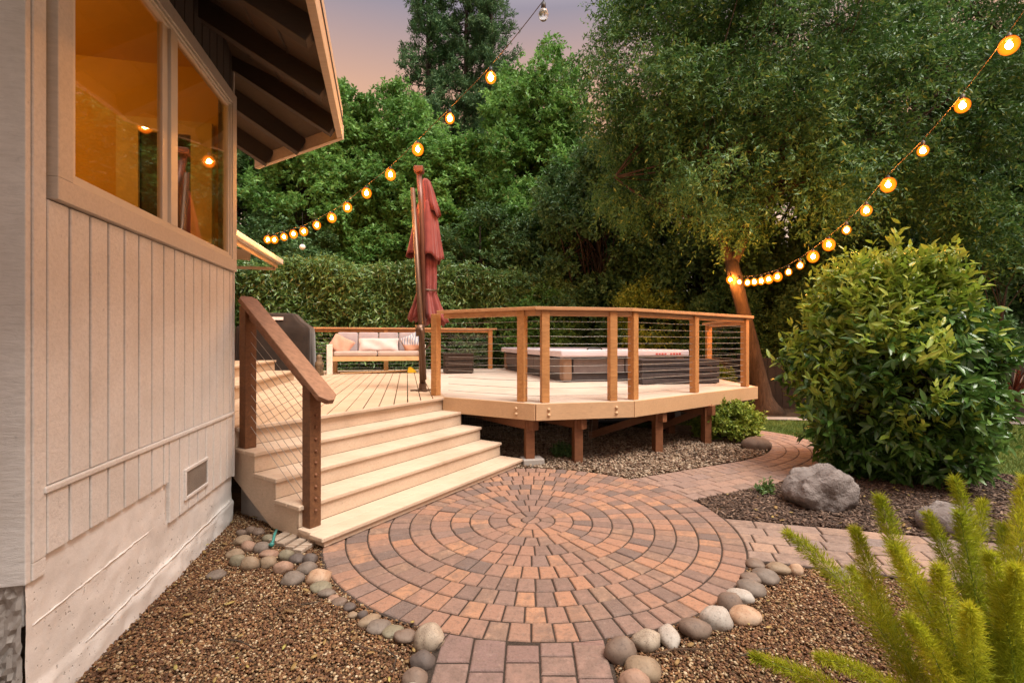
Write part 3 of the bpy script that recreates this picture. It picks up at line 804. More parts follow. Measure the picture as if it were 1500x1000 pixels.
# ================================================================== STAIRS
FL = Vector((-1.232, 3.165, 0)); SW = 2.50
stairs = thing('deck_stairs', 'wide cream painted steps rising from the round paving to the deck', 'stairs', tuple(FL + UU * 1.25))
def st(u, b_, z): return FL + UU * u - NN * b_ + Z3 * z
TZ = [0.075, 0.225, 0.375, 0.53, 0.69]; RUN = 0.28
def sbox(mb, u0, u1, b0, b1, z0, z1): return mb.obox(st((u0 + u1) / 2, (b0 + b1) / 2, (z0 + z1) / 2), UU, -NN, Z3, (u1 - u0) / 2, (b1 - b0) / 2, (z1 - z0) / 2)
for k in range(4):
    q = MB(); b0 = k * RUN; z = TZ[k]
    sbox(q, -0.012 if k else -0.03, SW + 0.012, b0, b0 + 0.142, z - 0.032, z); sbox(q, -0.012, SW + 0.012, b0 + 0.147, b0 + RUN + 0.02, z - 0.032, z)
    q.build('tread', M['stair'], stairs, bevel=0.007, seg=3)
for k in range(5):
    q = MB(); b0 = k * RUN + 0.018; z1 = TZ[k] - (0.033 if k < 4 else 0.034); z0 = (TZ[k - 1] + 0.001) if k else 0.004
    sbox(q, 0.0, SW, b0, b0 + 0.02, z0, z1)
    q.build('riser', M['stair'], stairs, bevel=0.002, seg=1)
for u0 in (0.0, SW - 0.035):
    pts = [(0.04, 0.006), (0.04, 0.042)]
    for k in range(4):
        pts += [(k * RUN + 0.04, TZ[k] - 0.034), ((k + 1) * RUN + 0.04, TZ[k] - 0.034)]
    pts += [(1.16, 0.496), (1.16, 0.29), (0.63, 0.006)]
    pp = []
    for p in pts:
        if not pp or (abs(p[0] - pp[-1][0]) + abs(p[1] - pp[-1][1])) > 1e-4: pp.append(p)
    q = MB(); q.extrude([st(u0, b_, z) for b_, z in pp], UU * 0.035)
    q.build('stringer', M['stair'], stairs, bevel=0.002, seg=1)
q = MB(); q.extrude([st(0.06, b_, z) for b_, z in ((0.5, -0.03), (0.5, 0.15), (0.62, 0.18), (1.10, 0.45), (1.16, 0.45), (1.16, -0.03))], UU * 0.025); q.build('skirt_panel', plain('grey_skirt', (0.33, 0.31, 0.29), 0.7), stairs)
q = MB(); sbox(q, 0.2, SW - 0.2, 0.35, 0.37, 0.0, 0.2); q.build('carriage', M['under'], stairs)
# scrap blocking under the front corner
q = MB()
for i, bb in enumerate((0.14, 0.23, 0.33, 0.42)):
    q.obox(st(-0.035, bb, 0.006), (UU * 0.9 - NN * 0.3).normalized(), (-NN * 0.9 - UU * 0.3).normalized(), Z3, 0.11, 0.032, 0.012)
o = q.build('wood_offcuts', wood('weathered_offcut', (0.22, 0.14, 0.09), (0.5, 0.42, 0.34)), bevel=0.003)
tag(o, 'weathered flat timber scraps wedged beside the lowest step at its left corner', 'wood scraps')
q = MB(); q.tube([on_z(405, 776, 0.05), on_z(402, 783, 0.06), on_z(400, 792, 0.035), on_z(398, 797, 0.03), on_z(388, 800, 0.02)], 0.009, 8)
q.sphere(on_z(398, 797, 0.035), 0.017, 10, 8)
o = q.build('irrigation_tube', plain('teal_plastic', (0.03, 0.17, 0.15), 0.4), smooth=True); tag(o, 'short teal irrigation tube poking out between cobbles and steps', 'tube')

# stair handrail
hr = thing('stair_handrail', 'dark brown timber handrail with steel cables on the left side of the steps', 'handrail', tuple(st(0.07, 0.7, 0)))
pl_ = st(0.07, 0.255, 0); pu = st(0.06, 1.06, 0)
def post(c, z0, z1, m, parent, half=0.0445, ax=UU):
    q = MB(); ay = Z3.cross(ax); q.obox(Vector((c[0], c[1], (z0 + z1) / 2)), ax, ay, Z3, half, half, (z1 - z0) / 2)
    return q.build('post', m, parent, bevel=0.004, seg=2)
zl, zu = 1.015, 1.60
np1 = post(pl_, TZ[0] + 0.001, zl + 0.05, M['brown'], hr); post(pu, TZ[3] + 0.001, zu + 0.05, M['brown'], hr)
dirr = (Vector((pu.x, pu.y, zu)) - Vector((pl_.x, pl_.y, zl)))
slope = dirr.z / Vector((dirr.x, dirr.y)).length
lo_ = Vector((pl_.x, pl_.y, zl)) - dirr.normalized() * 0.20; hi_ = Vector((pu.x, pu.y, zu)) + dirr.normalized() * 0.09
upv = UU.cross(dirr.normalized()); upv = upv if upv.z > 0 else -upv
q = MB()
# plank with clipped corners at its lower end
d_ = (hi_ - lo_).normalized(); hwid = 0.07; t2 = upv * 0.04; base = upv * 0.055
prof = [lo_ + UU * hwid + d_ * 0.05, lo_ + UU * (hwid - 0.045), lo_ - UU * (hwid - 0.045), lo_ - UU * hwid + d_ * 0.05, hi_ - UU * hwid - d_ * 0.03, hi_ - UU * (hwid - 0.03), hi_ + UU * (hwid - 0.03), hi_ + UU * hwid - d_ * 0.03]
q.extrude([p + base for p in prof], t2); q.build('handrail', M['brownrail'], hr, bevel=0.005, seg=3)
q = MB(); q.beam(Vector((pl_.x, pl_.y, zl)) + base * 0.35, Vector((pu.x, pu.y, zu)) + base * 0.35, 0.036, 0.075, upv); q.build('sub_rail', M['brownrail'], hr, bevel=0.003)
for k in range(10):
    z = 0.90 - k * 0.083
    q = MB(); q.tube([Vector((pl_.x, pl_.y, z)), Vector((pu.x, pu.y, z + dirr.z * 0.985))], 0.0024, 6); q.build('cable', M['cable'], hr)
    if k < 9:
        q = MB(); q.sphere(Vector((pl_.x, pl_.y, z - 0.045)) + NN * 0.047, 0.011, 10, 6, (1, 1, 1)); q.build('cable_nut', M['under'], np1, smooth=True)

# ================================================================== DECK
P0 = Vector((-1.0, 5.95, 0)); P1 = Vector((0.254, 5.23, 0)); P2 = Vector((1.376, 5.471, 0)); P3 = Vector((3.657, 7.21, 0)); P4 = Vector((3.74, 9.0, 0))
A0 = st(0.0, 1.12, 0); P0 = st(SW, 1.12, 0)
deck = thing('wooden_deck', 'raised cream board deck with angled front fascia on brown posts', 'deck', (0.5, 7.5, 0))
def board_poly(mb, q, z0, z1):
    if area(q) < 0: q = q[::-1]
    if abs(area(q)) > 0.003: mb.prism(q, z0, z1)
def decking(mb, poly, d, pitch, gap=0.006, z0=None, z1=D):
    n = Vector((-d.y, d.x, 0)); ps = [p.dot(n) for p in poly]; ts = [p.dot(d) for p in poly]
    k = min(ps)
    xy = [(p.x, p.y) for p in poly]
    ar = area(xy)
    if ar < 0: xy = xy[::-1]
    while k < max(ps):
        # butt joints along the run
        cuts = [min(ts) - 0.1]; 
        while cuts[-1] < max(ts): cuts.append(cuts[-1] + random.uniform(2.2, 4.2))
        for c0, c1 in zip(cuts[:-1], cuts[1:]):
            r = [d * c0 + n * (k + gap / 2), d * (c1 - 0.003) + n * (k + gap / 2), d * (c1 - 0.003) + n * (k + pitch - gap / 2), d * c0 + n * (k + pitch - gap / 2)]
            q = [(p.x, p.y) for p in r]
            if area(q) < 0: q = q[::-1]
            for i in range(len(xy)):
                a_, b_ = xy[i], xy[(i + 1) % len(xy)]
                ex, ey = b_[0] - a_[0], b_[1] - a_[1]; L = math.hypot(ex, ey)
                q = clip(q, ey / L, -ex / L, (ey * a_[0] - ex * a_[1]) / L)
                if len(q) < 3: break
            if len(q) >= 3: board_poly(mb, q, z0 or D - 0.032, z1 + random.gauss(0, 0.0008))
        k += pitch
BK = Vector((-2.25, 11.75, 0))
q = MB(); decking(q, [A0 - NN * 0.0, P0, BK, Vector((-5.9, 10.9, 0)), Vector((-4.9, 5.3, 0))], EW, 0.148, 0.011)
q.build('decking', M['deck'], deck, bevel=0.003, seg=1)
q = MB(); decking(q, [P0, P1, P2, P3, P4, Vector((3.6, 13.2, 0)), Vector((-2.25, 11.75, 0))], EO, 0.148, 0.007)
q.build('decking', M['deck2'], deck, bevel=0.003, seg=1)
q = MB(); q.beam(A0 + Z3 * (D - 0.017) + NN * 0.006, P0 + Z3 * (D - 0.017) + NN * 0.006, 0.028, 0.033); q.build('nosing', M['stair'], deck, bevel=0.006)
FH = 0.185
def fascia(a, b_, ea=0.0, eb=0.0):
    d = (b_ - a).normalized(); n = Vector((d.y, -d.x, 0))
    q = MB(); q.beam(a - d * ea + n * 0.019 + Z3 * (D - FH / 2 + 0.002), b_ + d * eb + n * 0.019 + Z3 * (D - FH / 2 + 0.002), 0.036, FH)
    return q.build('fascia', M['fascia'], deck, bevel=0.004)
fascia(P0, P1, 0.0, 0.012); fascia(P1, P2, 0.0, 0.006); fascia(P2, P3, 0.0, 0.035); fascia(P3, P4)
def on_edge(px, a, b_, inn=0.0):
    d = (b_ - a).normalized(); n = Vector((-d.y, d.x, 0)) * inn
    return ray_line(px, a + n, b_ + n)
for px, a, b_ in ((756, P0, P1), (804, P1, P2), (903, P1, P2)):
    p = on_edge(px, a, b_, -0.038); d = (b_ - a).normalized(); n = Vector((d.y, -d.x, 0))
    for dz in (0.065, 0.125):
        q = MB(); q.sphere(p + Z3 * (D - dz), 0.019, 12, 8); q.build('bolt', M['fascia'], deck, smooth=True)
# substructure
def dpost(c, z0=-0.03, z1=D - 0.16, half=0.05):
    q = MB(); q.obox(Vector((c[0], c[1], (z0 + z1) / 2)), EO, EW, Z3, half, half, (z1 - z0) / 2); return q.build('support_post', M['under'], deck, bevel=0.004)
posts = [Vector((0.195, 5.37, 0)), Vector((0.745, 5.45, 0)), Vector((1.80, 5.92, 0)), Vector((2.62, 6.45, 0))]
for i, p in enumerate(posts):
    po = dpost(p, 0.06 if i == 0 else -0.03)
    if i == 0:
        q = MB(); q.obox(p + Z3 * 0.02 + EO * 0.03, EO, EW, Z3, 0.12, 0.10, 0.045); q.build('footing', M['rawconcrete'], po, bevel=0.01)
    bmz = D - FH - 0.055
    dr = Vector((0.62, -0.785, 0))
    q = MB(); e1 = p + dr * 0.11 + Z3 * bmz; e0 = p - dr * 2.2 + Z3 * bmz
    q.beam(e0, e1, 0.085, 0.13); q.build('beam', M['under'], deck, bevel=0.004)
q = MB(); q.beam(posts[2] + Vector((-0.75, 0.55, 0.10)), posts[2] + Vector((0.0, 0.1, 0.45)), 0.05, 0.09); q.build('brace', M['under'], deck)
q = MB(); q.beam(posts[3] + Vector((-0.45, 0.45, 0.15)), posts[3] + Vector((0.1, 0.05, 0.48)), 0.05, 0.09); q.build('brace', M['under'], deck)
dpost(Vector((2.35, 7.1, 0))); dpost(Vector((1.2, 7.0, 0))); dpost(Vector((3.3, 7.4, 0)))
q = MB()
jd = EW
for i in range(10):
    o_ = -0.6 + i * 0.41
    a = Vector((-0.6 + i * 0.40, 6.15 + max(0, (i - 4)) * 0.16, 0)); q.beam(a + Z3 * (D - 0.10), a + EW * 5.0 + Z3 * (D - 0.10), 0.04, 0.12)
q.build('joists', M['under'], deck)
# wire netting hung under the deck edge
q = MB(); na = Vector((-0.72, 5.98, 0)); nb = Vector((0.95, 5.62, 0)); nd = (nb - na)
for i in range(43):
    p = na + nd * (i / 42); bow = 0.03 * math.sin(i * 0.7)
    q.tube([p + Z3 * 0.0, p + Vector((bow, bow, 0.25)), p + Z3 * 0.5], 0.0014, 4, False)
for j in range(12):
    z = 0.02 + j * 0.042
    q.tube([na + nd * (i / 14) + Vector((0, 0, z + 0.012 * math.sin(i * 1.1 + j))) for i in range(15)], 0.0014, 4, False)
o = q.build('wire_netting', plain('dark_netting', (0.22, 0.19, 0.15), 0.6), deck)
# ---------------------------------------------------------------- deck railing
RT = D + 1.065
rail = thing('deck_railing', 'redwood railing with steel cables round the angled front of the deck', 'railing', (0.8, 5.6, D), 'redwood cable railings of the deck')
IN = 0.075
for px, a, b_ in ((638.5, P0, P1), (765, P0, P1), (798, P1, P2), (897, P1, P2), (927.5, P2, P3), (1017, P2, P3)):
    p = on_edge(px, a, b_, IN); post(p, D + 0.002, RT - 0.04, M['redwood'], rail, ax=(b_ - a).normalized())
inn = lambda a, b_: Vector((-(b_ - a).normalized().y, (b_ - a).normalized().x, 0)) * IN
C3 = P3 - (P3 - P2).normalized() * 0.14 + inn(P2, P3)
post(C3, D + 0.002, RT - 0.04, M['redwood'], rail, ax=(P3 - P2).normalized())
C4 = Vector((3.60, 8.75, 0)); post(C4, D + 0.002, RT - 0.04, M['redwood'], rail, ax=Vector((1, 0, 0)))
def mitre(a, b_, c, off):
    n1 = Vector((-(b_ - a).normalized().y, (b_ - a).normalized().x, 0)); n2 = Vector((-(c - b_).normalized().y, (c - b_).normalized().x, 0))
    return b_ + (n1 + n2) * (off / (1 + n1.dot(n2)))
def strip(path, half, z0, z1, name, m, parent, inoff=IN):
    # mitred board following the deck outline, half width about the post line
    def off(o_):
        out = [path[0] + Vector((-(path[1] - path[0]).normalized().y, (path[1] - path[0]).normalized().x, 0)) * o_]
        for i in range(1, len(path) - 1): out.append(mitre(path[i - 1], path[i], path[i + 1], o_))
        out.append(path[-1] + Vector((-(path[-1] - path[-2]).normalized().y, (path[-1] - path[-2]).normalized().x, 0)) * o_)
        return out
    L = off(inoff - half); R = off(inoff + half); q = MB()
    for i in range(len(path) - 1):
        d = (path[i + 1] - path[i]).normalized() * 0.0012
        a, b_ = (d if i else d * 0), (d if i < len(path) - 2 else d * 0)
        q.prism([(p.x, p.y) for p in (L[i] + a, L[i + 1] - b_, R[i + 1] - b_, R[i] + a)], z0, z1)
    return q.build(name, m, parent, bevel=0.004)
fp = [P0 - (P1 - P0).normalized() * 0.13, P1, P2, P3 - (P3 - P2).normalized() * 0.0]
strip(fp, 0.07, RT - 0.038, RT, 'top_rail', M['redrail'], rail)
strip([P0 - (P1 - P0).normalized() * 0.06, P1, P2, P3 - (P3 - P2).normalized() * 0.1], 0.019, RT - 0.10, RT - 0.0385, 'sub_rail', M['redrail'], rail, IN)
q = MB(); q.beam(C3 + Vector((0, 0.05, RT - 0.0605)), C4 + Vector((0, 0.12, RT - 0.0605)), 0.14, 0.036); q.beam(C3 + Vector((0, 0.05, RT - 0.108)), C4 + Vector((0, 0, RT - 0.108)), 0.038, 0.055); q.build('top_rail', M['redrail'], rail, bevel=0.004)
def loop_in(o_):
    return [P0 + Vector((-(P1 - P0).normalized().y, (P1 - P0).normalized().x, 0)) * o_, mitre(P0, P1, P2, o_), mitre(P1, P2, P3, o_), C3, C4]
lp = loop_in(IN)
for k in range(11):
    z = D + 0.075 + k * 0.083
    pts = []
    for i in range(len(lp) - 1):
        for j in range(6):
            p = lp[i].lerp(lp[i + 1], j / 6); pts.append(p + Z3 * (z - 0.006 * math.sin(PI * j / 6) * random.uniform(0.2, 1)))
    pts.append(lp[-1] + Z3 * z)
    q = MB(); q.tube(pts, 0.0028, 6); q.build('cable', M['cable'], rail)
# back railing
br = thing('deck_railing', 'low redwood cable railing along the back of the deck in front of the hedge', 'railing', (-2.5, 11.4, D), 'redwood cable railings of the deck')
B0 = Vector((-5.3, 10.72, 0)); B1 = Vector((-0.50, 11.85, 0)); bd_ = (B1 - B0).normalized()
def bpt(px): return ray_line(px, B0, B1)
RB = RT - 0.06
for px in (718, 565.5): post(bpt(px), D + 0.002, RB - 0.03, M['redwood'], br, 0.05, bd_)
post(B0, D + 0.002, RB - 0.03, M['redwood'], br, 0.05, bd_)
q = MB(); q.beam(B0 + Z3 * (RB - 0.02), B1 + bd_ * 0.12 + Z3 * (RB - 0.02), 0.14, 0.04); q.beam(B0 + Z3 * (RB - 0.075), B1 + Z3 * (RB - 0.075), 0.038, 0.068); q.build('top_rail', M['redrail'], br, bevel=0.004)
for k in range(10):
    z = D + 0.075 + k * 0.085
    q = MB(); q.tube([B0 + Z3 * z, B0.lerp(B1, 0.5) + Z3 * (z - 0.006), B1 + Z3 * z], 0.003, 6); q.build('cable', M['cable'], br)

# entry steps by the house
es = thing('entry_steps', 'pair of cream box steps on the deck against the house, behind the handrail', 'steps', (-4.4, 7.0, D))
c1 = Vector((-3.88, 8.5, 0)); c2_ = Vector((-4.42, 8.9, 0))
for nm, c, L, dep, z0, z1 in (('lower_step', c1, 3.0, 0.5, D + 0.001, 0.855), ('upper_step', c2_, 3.4, 0.9, D + 0.001, 1.02)):
    q = MB(); q.obox(c - EW * (L / 2) - EO * (dep / 2) + Z3 * ((z0 + z1) / 2 - 0.018), EW, EO, Z3, L / 2, dep / 2, (z1 - z0) / 2 - 0.018)
    q.obox(c - EW * (L / 2 - 0.01) - EO * (dep / 2 - 0.012) + Z3 * (z1 - 0.0165), EW, EO, Z3, L / 2 + 0.01, dep / 2 + 0.012, 0.017)
    q.build(nm, M['deck'], es, bevel=0.005)
# ================================================================== UMBRELLA
ub = Vector((-1.235, 6.61, D))
um = thing('patio_umbrella', 'closed rust red cantilever umbrella standing on the deck behind the steps', 'umbrella', tuple(ub))
M['bronze'] = plain('bronze_metal', (0.10, 0.055, 0.032), 0.4, 0.5, 0.5)
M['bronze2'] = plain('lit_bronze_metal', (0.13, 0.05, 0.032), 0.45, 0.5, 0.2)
def clothmat(name, c, c2):
    t = NT(name); v = t.coord(); n = t.noise(v, 6, 4); wv = t.noise(t.coord('Object', (220, 220, 220)), 1, 2)
    t.col(t.ramp(n, [(0.3, c), (0.7, c2)])).set(0.85, 0.15); t.p.inputs['Sheen Weight'].default_value = 0.2
    t.bump(wv, 0.12, 0.002); return t.m
M['rust'] = clothmat('rust_canvas', (0.165, 0.036, 0.031), (0.23, 0.055, 0.046))
def uat(px, py, dy=0): return at(px, py, 6.61 + dy)
q = MB(); q.tube([ub + Z3 * 0.01, ub + Z3 * 0.10], [0.055, 0.05], 16); q.tube([ub, ub + Z3 * 0.014], [0.11, 0.11], 16)
for a in range(4): q.beam(ub + Z3 * 0.012, ub + Vector((math.cos(a * PI / 2 + .4) * 0.17, math.sin(a * PI / 2 + .4) * 0.17, 0.012)), 0.05, 0.016)
q.build('base', M['bronze'], um, smooth=False, bevel=0.002)
q = MB(); q.tube([ub + Z3 * 0.02, uat(617, 480), uat(604.5, 276)], [0.042, 0.038, 0.033], 14); q.build('mast', M['bronze'], um, smooth=True)
q = MB(); q.tube([uat(616, 480, -0.07), uat(618, 486, -0.07), uat(621.5, 556, -0.05)], 0.033, 12); q.tube([uat(614.8, 476, -0.03), uat(616.0, 492, -0.03)], 0.062, 14)
q.beam(uat(622, 512, -0.03), uat(631, 503, -0.12), 0.018, 0.018); q.sphere(uat(631, 502, -0.12), 0.022)
q.build('crank_housing', M['bronze'], um, smooth=True)
q = MB(); q.tube([uat(613.5, 250, 0.16), uat(617, 300, 0.05), uat(621, 478, 0.05)], [0.04, 0.036, 0.032], 14); q.build('arm', M['bronze2'], um, smooth=True)
q = MB(); q.obox(uat(614, 249, 0.15), Vector((1, 0, 0)), Vector((0, 1, 0)), Z3, 0.065, 0.075, 0.042); q.build('arm_cap', M['bronze2'], um, bevel=0.015, seg=3)
ca = uat(623, 262, 0.29)
def tier(name, zs, pleats, amp, phase, lean):
    prof = []
    for r, py in zs: prof.append((r, -(py - 262) / F * 6.73))
    q = MB(); n = 200
    vs = []; fs = []
    for i, (r, z) in enumerate(prof):
        k = i / (len(prof) - 1)
        for j in range(n):
            t_ = 2 * PI * j / n
            fold = 0.22 * math.sin(23 * t_ + 3 * math.sin(2 * t_) + phase) * (0.4 + 0.6 * k) + math.sin(pleats * t_ + phase + 0.8 * math.sin(2 * t_)) + 0.45 * math.sin(pleats * 1.7 * t_ + phase * 2)
            rr = r * (1 + amp * (0.35 + 0.65 * k) * fold)
            sx = 1.0
            vs.append(ca + Vector((rr * math.cos(t_) * sx + lean[0] + (lean[1] - lean[0]) * k, rr * math.sin(t_) * 0.95, z + 0.03 * k * math.sin(pleats * t_ + 1) - 0.035 * k * math.cos(t_ - 0.6))))
    for i in range(len(prof) - 1):
        for j in range(n): fs.append((i * n + j, (i + 1) * n + j, (i + 1) * n + (j + 1) % n, i * n + (j + 1) % n))
    q.add(vs, fs); o = q.build(name, M['rust'], um, smooth=True)
    so = o.modifiers.new('solid', 'SOLIDIFY'); so.thickness = 0.006
    return o
tier('vent_flap', [(0.03, 262), (0.055, 266), (0.085, 280), (0.12, 300), (0.145, 316)], 5, 0.13, 0.4, (0.0, 0.06))
tier('canopy', [(0.08, 290), (0.12, 303), (0.165, 328), (0.20, 353), (0.235, 376), (0.24, 382)], 5, 0.13, 1.7, (0.02, 0.0))
tier('canopy', [(0.13, 365), (0.15, 390), (0.145, 412), (0.132, 428), (0.136, 436), (0.18, 452), (0.235, 468), (0.262, 477)], 9, 0.14, 0.6, (0.0, 0.03))
q = MB(); q.lathe([(0.152, -0.006), (0.158, 0.0), (0.152, 0.02), (0.148, 0.02)], ca + Vector((0.02, 0, -(431 - 262) / F * 6.73)), 32); q.build('tie_strap', M['bronze'], um, smooth=True)

# ================================================================== SOFA
M['teak'] = wood('pale_teak', (0.55, 0.33, 0.15), (0.72, 0.49, 0.26))
M['whitepaint'] = plain('white_frame', (0.72, 0.66, 0.58), 0.5)
M['cushion'] = clothmat('lilac_grey_cushion', (0.29, 0.245, 0.25), (0.35, 0.295, 0.295))
M['seatcush'] = clothmat('warm_seat_cushion', (0.36, 0.285, 0.245), (0.43, 0.34, 0.29))
sL, sR = -3.84, -1.86; sy = 10.02
sd = bd_; sn = Vector((sd.y, -sd.x, 0))        # faces the viewer
so_ = Vector((-2.85, 10.12, D))
sofa = thing('outdoor_sofa', 'pale timber outdoor sofa with lilac grey cushions at the back of the deck', 'sofa', tuple(so_))
def sf(u, d, z): return so_ + sd * u + sn * d + Z3 * z
def sbx(mb, u0, u1, d0, d1, z0, z1): return mb.obox(sf((u0 + u1) / 2, (d0 + d1) / 2, (z0 + z1) / 2), sd, sn, Z3, (u1 - u0) / 2, (d1 - d0) / 2, (z1 - z0) / 2)
hwS = 1.0
for sg in (-1, 1):
    q = MB(); u0, u1 = (-hwS, -hwS + 0.11) if sg < 0 else (hwS - 0.11, hwS)
    sbx(q, u0, u1, 0.02, 0.10, 0.002, 0.62); q.build('leg', M['whitepaint'], sofa, bevel=0.006)
    q = MB(); sbx(q, u0, u1, -0.78, -0.70, 0.002, 0.62); q.build('leg', M['teak'], sofa, bevel=0.006)
    q = MB(); sbx(q, u0 + 0.01, u1 - 0.01, -0.70, 0.02, 0.55, 0.60); q.build('armrest', M['teak'], sofa, bevel=0.006)
q = MB(); sbx(q, -hwS + 0.11, hwS - 0.11, 0.0, 0.05, 0.27, 0.36); sbx(q, -hwS + 0.11, hwS - 0.11, -0.77, -0.73, 0.27, 0.36); sbx(q, -hwS + 0.11, hwS - 0.11, -0.73, 0.0, 0.29, 0.315); q.build('seat_frame', M['teak'], sofa, bevel=0.004)
q = MB(); sbx(q, -hwS + 0.11, hwS - 0.11, -0.77, -0.73, 0.42, 0.74); q.build('backrest', M['teak'], sofa, bevel=0.004)
for i in range(2):
    q = MB(); a = -hwS + 0.12 + i * 0.885; sbx(q, a, a + 0.875, -0.71, 0.03, 0.362, 0.475); q.build('seat_cushion', M['seatcush'], sofa, bevel=0.035, seg=4, smooth=True)
for i in range(4):
    q = MB(); a = -hwS + 0.13 + i * 0.437; c = sf(a + 0.214, -0.60, 0.66)
    tl = (Z3 * 0.97 - sn * 0.22).normalized(); q.obox(c, sd, tl, sd.cross(tl), 0.212, 0.22, 0.065); q.build('back_cushion', M['cushion'], sofa, bevel=0.035, seg=4, smooth=True)
def pillow(name, c, ax, ay, hx, hy, th, m, label, sag=0.0):
    ax = ax.normalized(); ay = ay.normalized(); az = ax.cross(ay).normalized(); n = 18; vs = []; fs = []
    for s_ in (1, -1):
        for j in range(n + 1):
            for i in range(n + 1):
                u, v = 2 * i / n - 1, 2 * j / n - 1
                pin = 1 - 0.07 * (1 - abs(u)) * abs(v) ** 2 - 0.07 * (1 - abs(v)) * abs(u) ** 2
                h = th * ((1 - u ** 4) * (1 - v ** 4)) ** 0.5 * (0.85 + 0.15 * math.sin(u * 5 + v * 3))
                vs.append(c + ax * (hx * u * pin) + ay * (hy * v * pin) + az * (s_ * h))
    m0 = (n + 1) ** 2
    for j in range(n):
        for i in range(n):
            a = j * (n + 1) + i; fs.append((a, a + 1, a + n + 2, a + n + 1)); a += m0; fs.append((a, a + n + 1, a + n + 2, a + 1))
    o = MB().add(vs, fs).build(name, m, smooth=True); return tag(o, label, 'pillow')
M['peach'] = clothmat('peach_cloth', (0.42, 0.215, 0.145), (0.50, 0.29, 0.215))
M['palepink'] = clothmat('pale_pink_cloth', (0.46, 0.36, 0.34), (0.55, 0.45, 0.42))
t = NT('blue_peach_print'); v = t.coord('Generated'); wv = t.n.new('ShaderNodeTexWave'); wv.inputs['Scale'].default_value = 3.2; wv.inputs['Distortion'].default_value = 4; t.l(v, wv.inputs[0])
sp = t.n.new('ShaderNodeSeparateXYZ'); t.l(v, sp.inputs[0])
c_ = t.ramp(wv.outputs[1], [(0.42, (0.48, 0.43, 0.41)), (0.55, (0.20, 0.22, 0.28))])
t.col(t.mix(t.ramp(sp.outputs[2], [(0.40, (0, 0, 0)), (0.48, (1, 1, 1))]), (0.40, 0.21, 0.13, 1), c_)).set(0.85, 0.15); M['print'] = t.m
upb = (Z3 * 0.9 - sn * 0.40).normalized()
pillow('throw_pillow', sf(-0.76, -0.25, 0.60), (sd * 0.85 - Z3 * 0.42 + sn * 0.1), (Z3 * 0.75 + sd * 0.45 - sn * 0.35), 0.23, 0.20, 0.075, M['peach'], 'plain peach throw pillow tipped against the left end of the sofa')
pillow('throw_pillow', sf(0.02, -0.22, 0.60), sd + Z3 * 0.0, upb, 0.42, 0.165, 0.085, M['palepink'], 'long pale pink lumbar pillow in the middle of the sofa')
pillow('throw_pillow', sf(0.72, -0.24, 0.64), (sd * 0.85 + Z3 * 0.40), (Z3 * 0.85 - sd * 0.4 - sn * 0.35), 0.21, 0.21, 0.075, M['print'], 'throw pillow with blue and peach print at the right end of the sofa')
# yellow-headed brush lying on the deck under the sofa
bh = thing('deck_brush', 'long-handled brush with a yellow head lying on the deck under the sofa', 'brush', tuple(sf(0.5, 0.1, 0)))
q = MB(); q.tube([sf(-0.75, 0.02, 0.02), sf(0.66, -0.10, 0.05)], 0.013, 8); q.build('handle', M['teak'], bh, smooth=True)
q = MB(); q.extrude([sf(0.62, -0.10, 0.004), sf(0.82, -0.11, 0.004), sf(0.80, -0.11, 0.05), sf(0.70, -0.10, 0.13), sf(0.64, -0.10, 0.13)], sn * 0.06); q.build('brush_head', plain('yellow_plastic', (0.75, 0.50, 0.02), 0.45), bh, bevel=0.012)

# ================================================================== GRILL UNDER COVER
gd = Vector((0.9767, 0.2147, 0)); gn = Vector((0.2147, -0.9767, 0))
go = Vector((-4.80, 9.75, D))
grill = thing('covered_grill', 'barbecue under a black fitted cover behind the entry steps', 'grill', tuple(go))
M['cover'] = clothmat('black_cover', (0.015, 0.011, 0.009), (0.028, 0.020, 0.015))
levels = [(-0.02, 0.74, 0.36), (0.10, 0.73, 0.355), (0.5, 0.71, 0.345), (0.80, 0.70, 0.34), (0.92, 0.69, 0.33), (0.96, 0.66, 0.31), (1.06, 0.52, 0.28), (1.18, 0.41, 0.24), (1.225, 0.37, 0.19), (1.235, 0.30, 0.12)]
vs = []; fs = []; n = 64
for (z, hx, hy) in levels:
    for j in range(n):
        t_ = 2 * PI * j / n; e = 0.32
        cx = math.copysign(abs(math.cos(t_)) ** e, math.cos(t_)); cy = math.copysign(abs(math.sin(t_)) ** e, math.sin(t_))
        wv_ = 1 + (0.015 + 0.02 * max(0, 0.8 - z)) * math.sin(t_ * 11 + z * 3) 
        vs.append(go + gd * (hx * cx * wv_) + gn * (hy * cy * wv_) + Z3 * (z + 0.02))
for i in range(len(levels) - 1):
    for j in range(n): fs.append((i * n + j, i * n + (j + 1) % n, (i + 1) * n + (j + 1) % n, (i + 1) * n + j))
fs.append(tuple((len(levels) - 1) * n + j for j in range(n)))
MB().add(vs, fs).build('cover', M['cover'], grill, smooth=True)
q = MB(); q.obox(go + gd * 0.08 + gn * 0.285 + Z3 * 1.135, gd, (Z3 * 0.94 + gn * -0.34).normalized(), (gn * 0.94 + Z3 * 0.34).normalized(), 0.11, 0.032, 0.006); q.build('badge', plain('pale_badge', (0.55, 0.5, 0.47), 0.4), grill)
for u in (-0.55, 0.55):
    for v_ in (-0.25, 0.25):
        q = MB(); q.tube([go + gd * u + gn * v_ + Z3 * 0.001, go + gd * u + gn * v_ + Z3 * 0.06], 0.03, 10); q.build('caster', M['black'], grill)
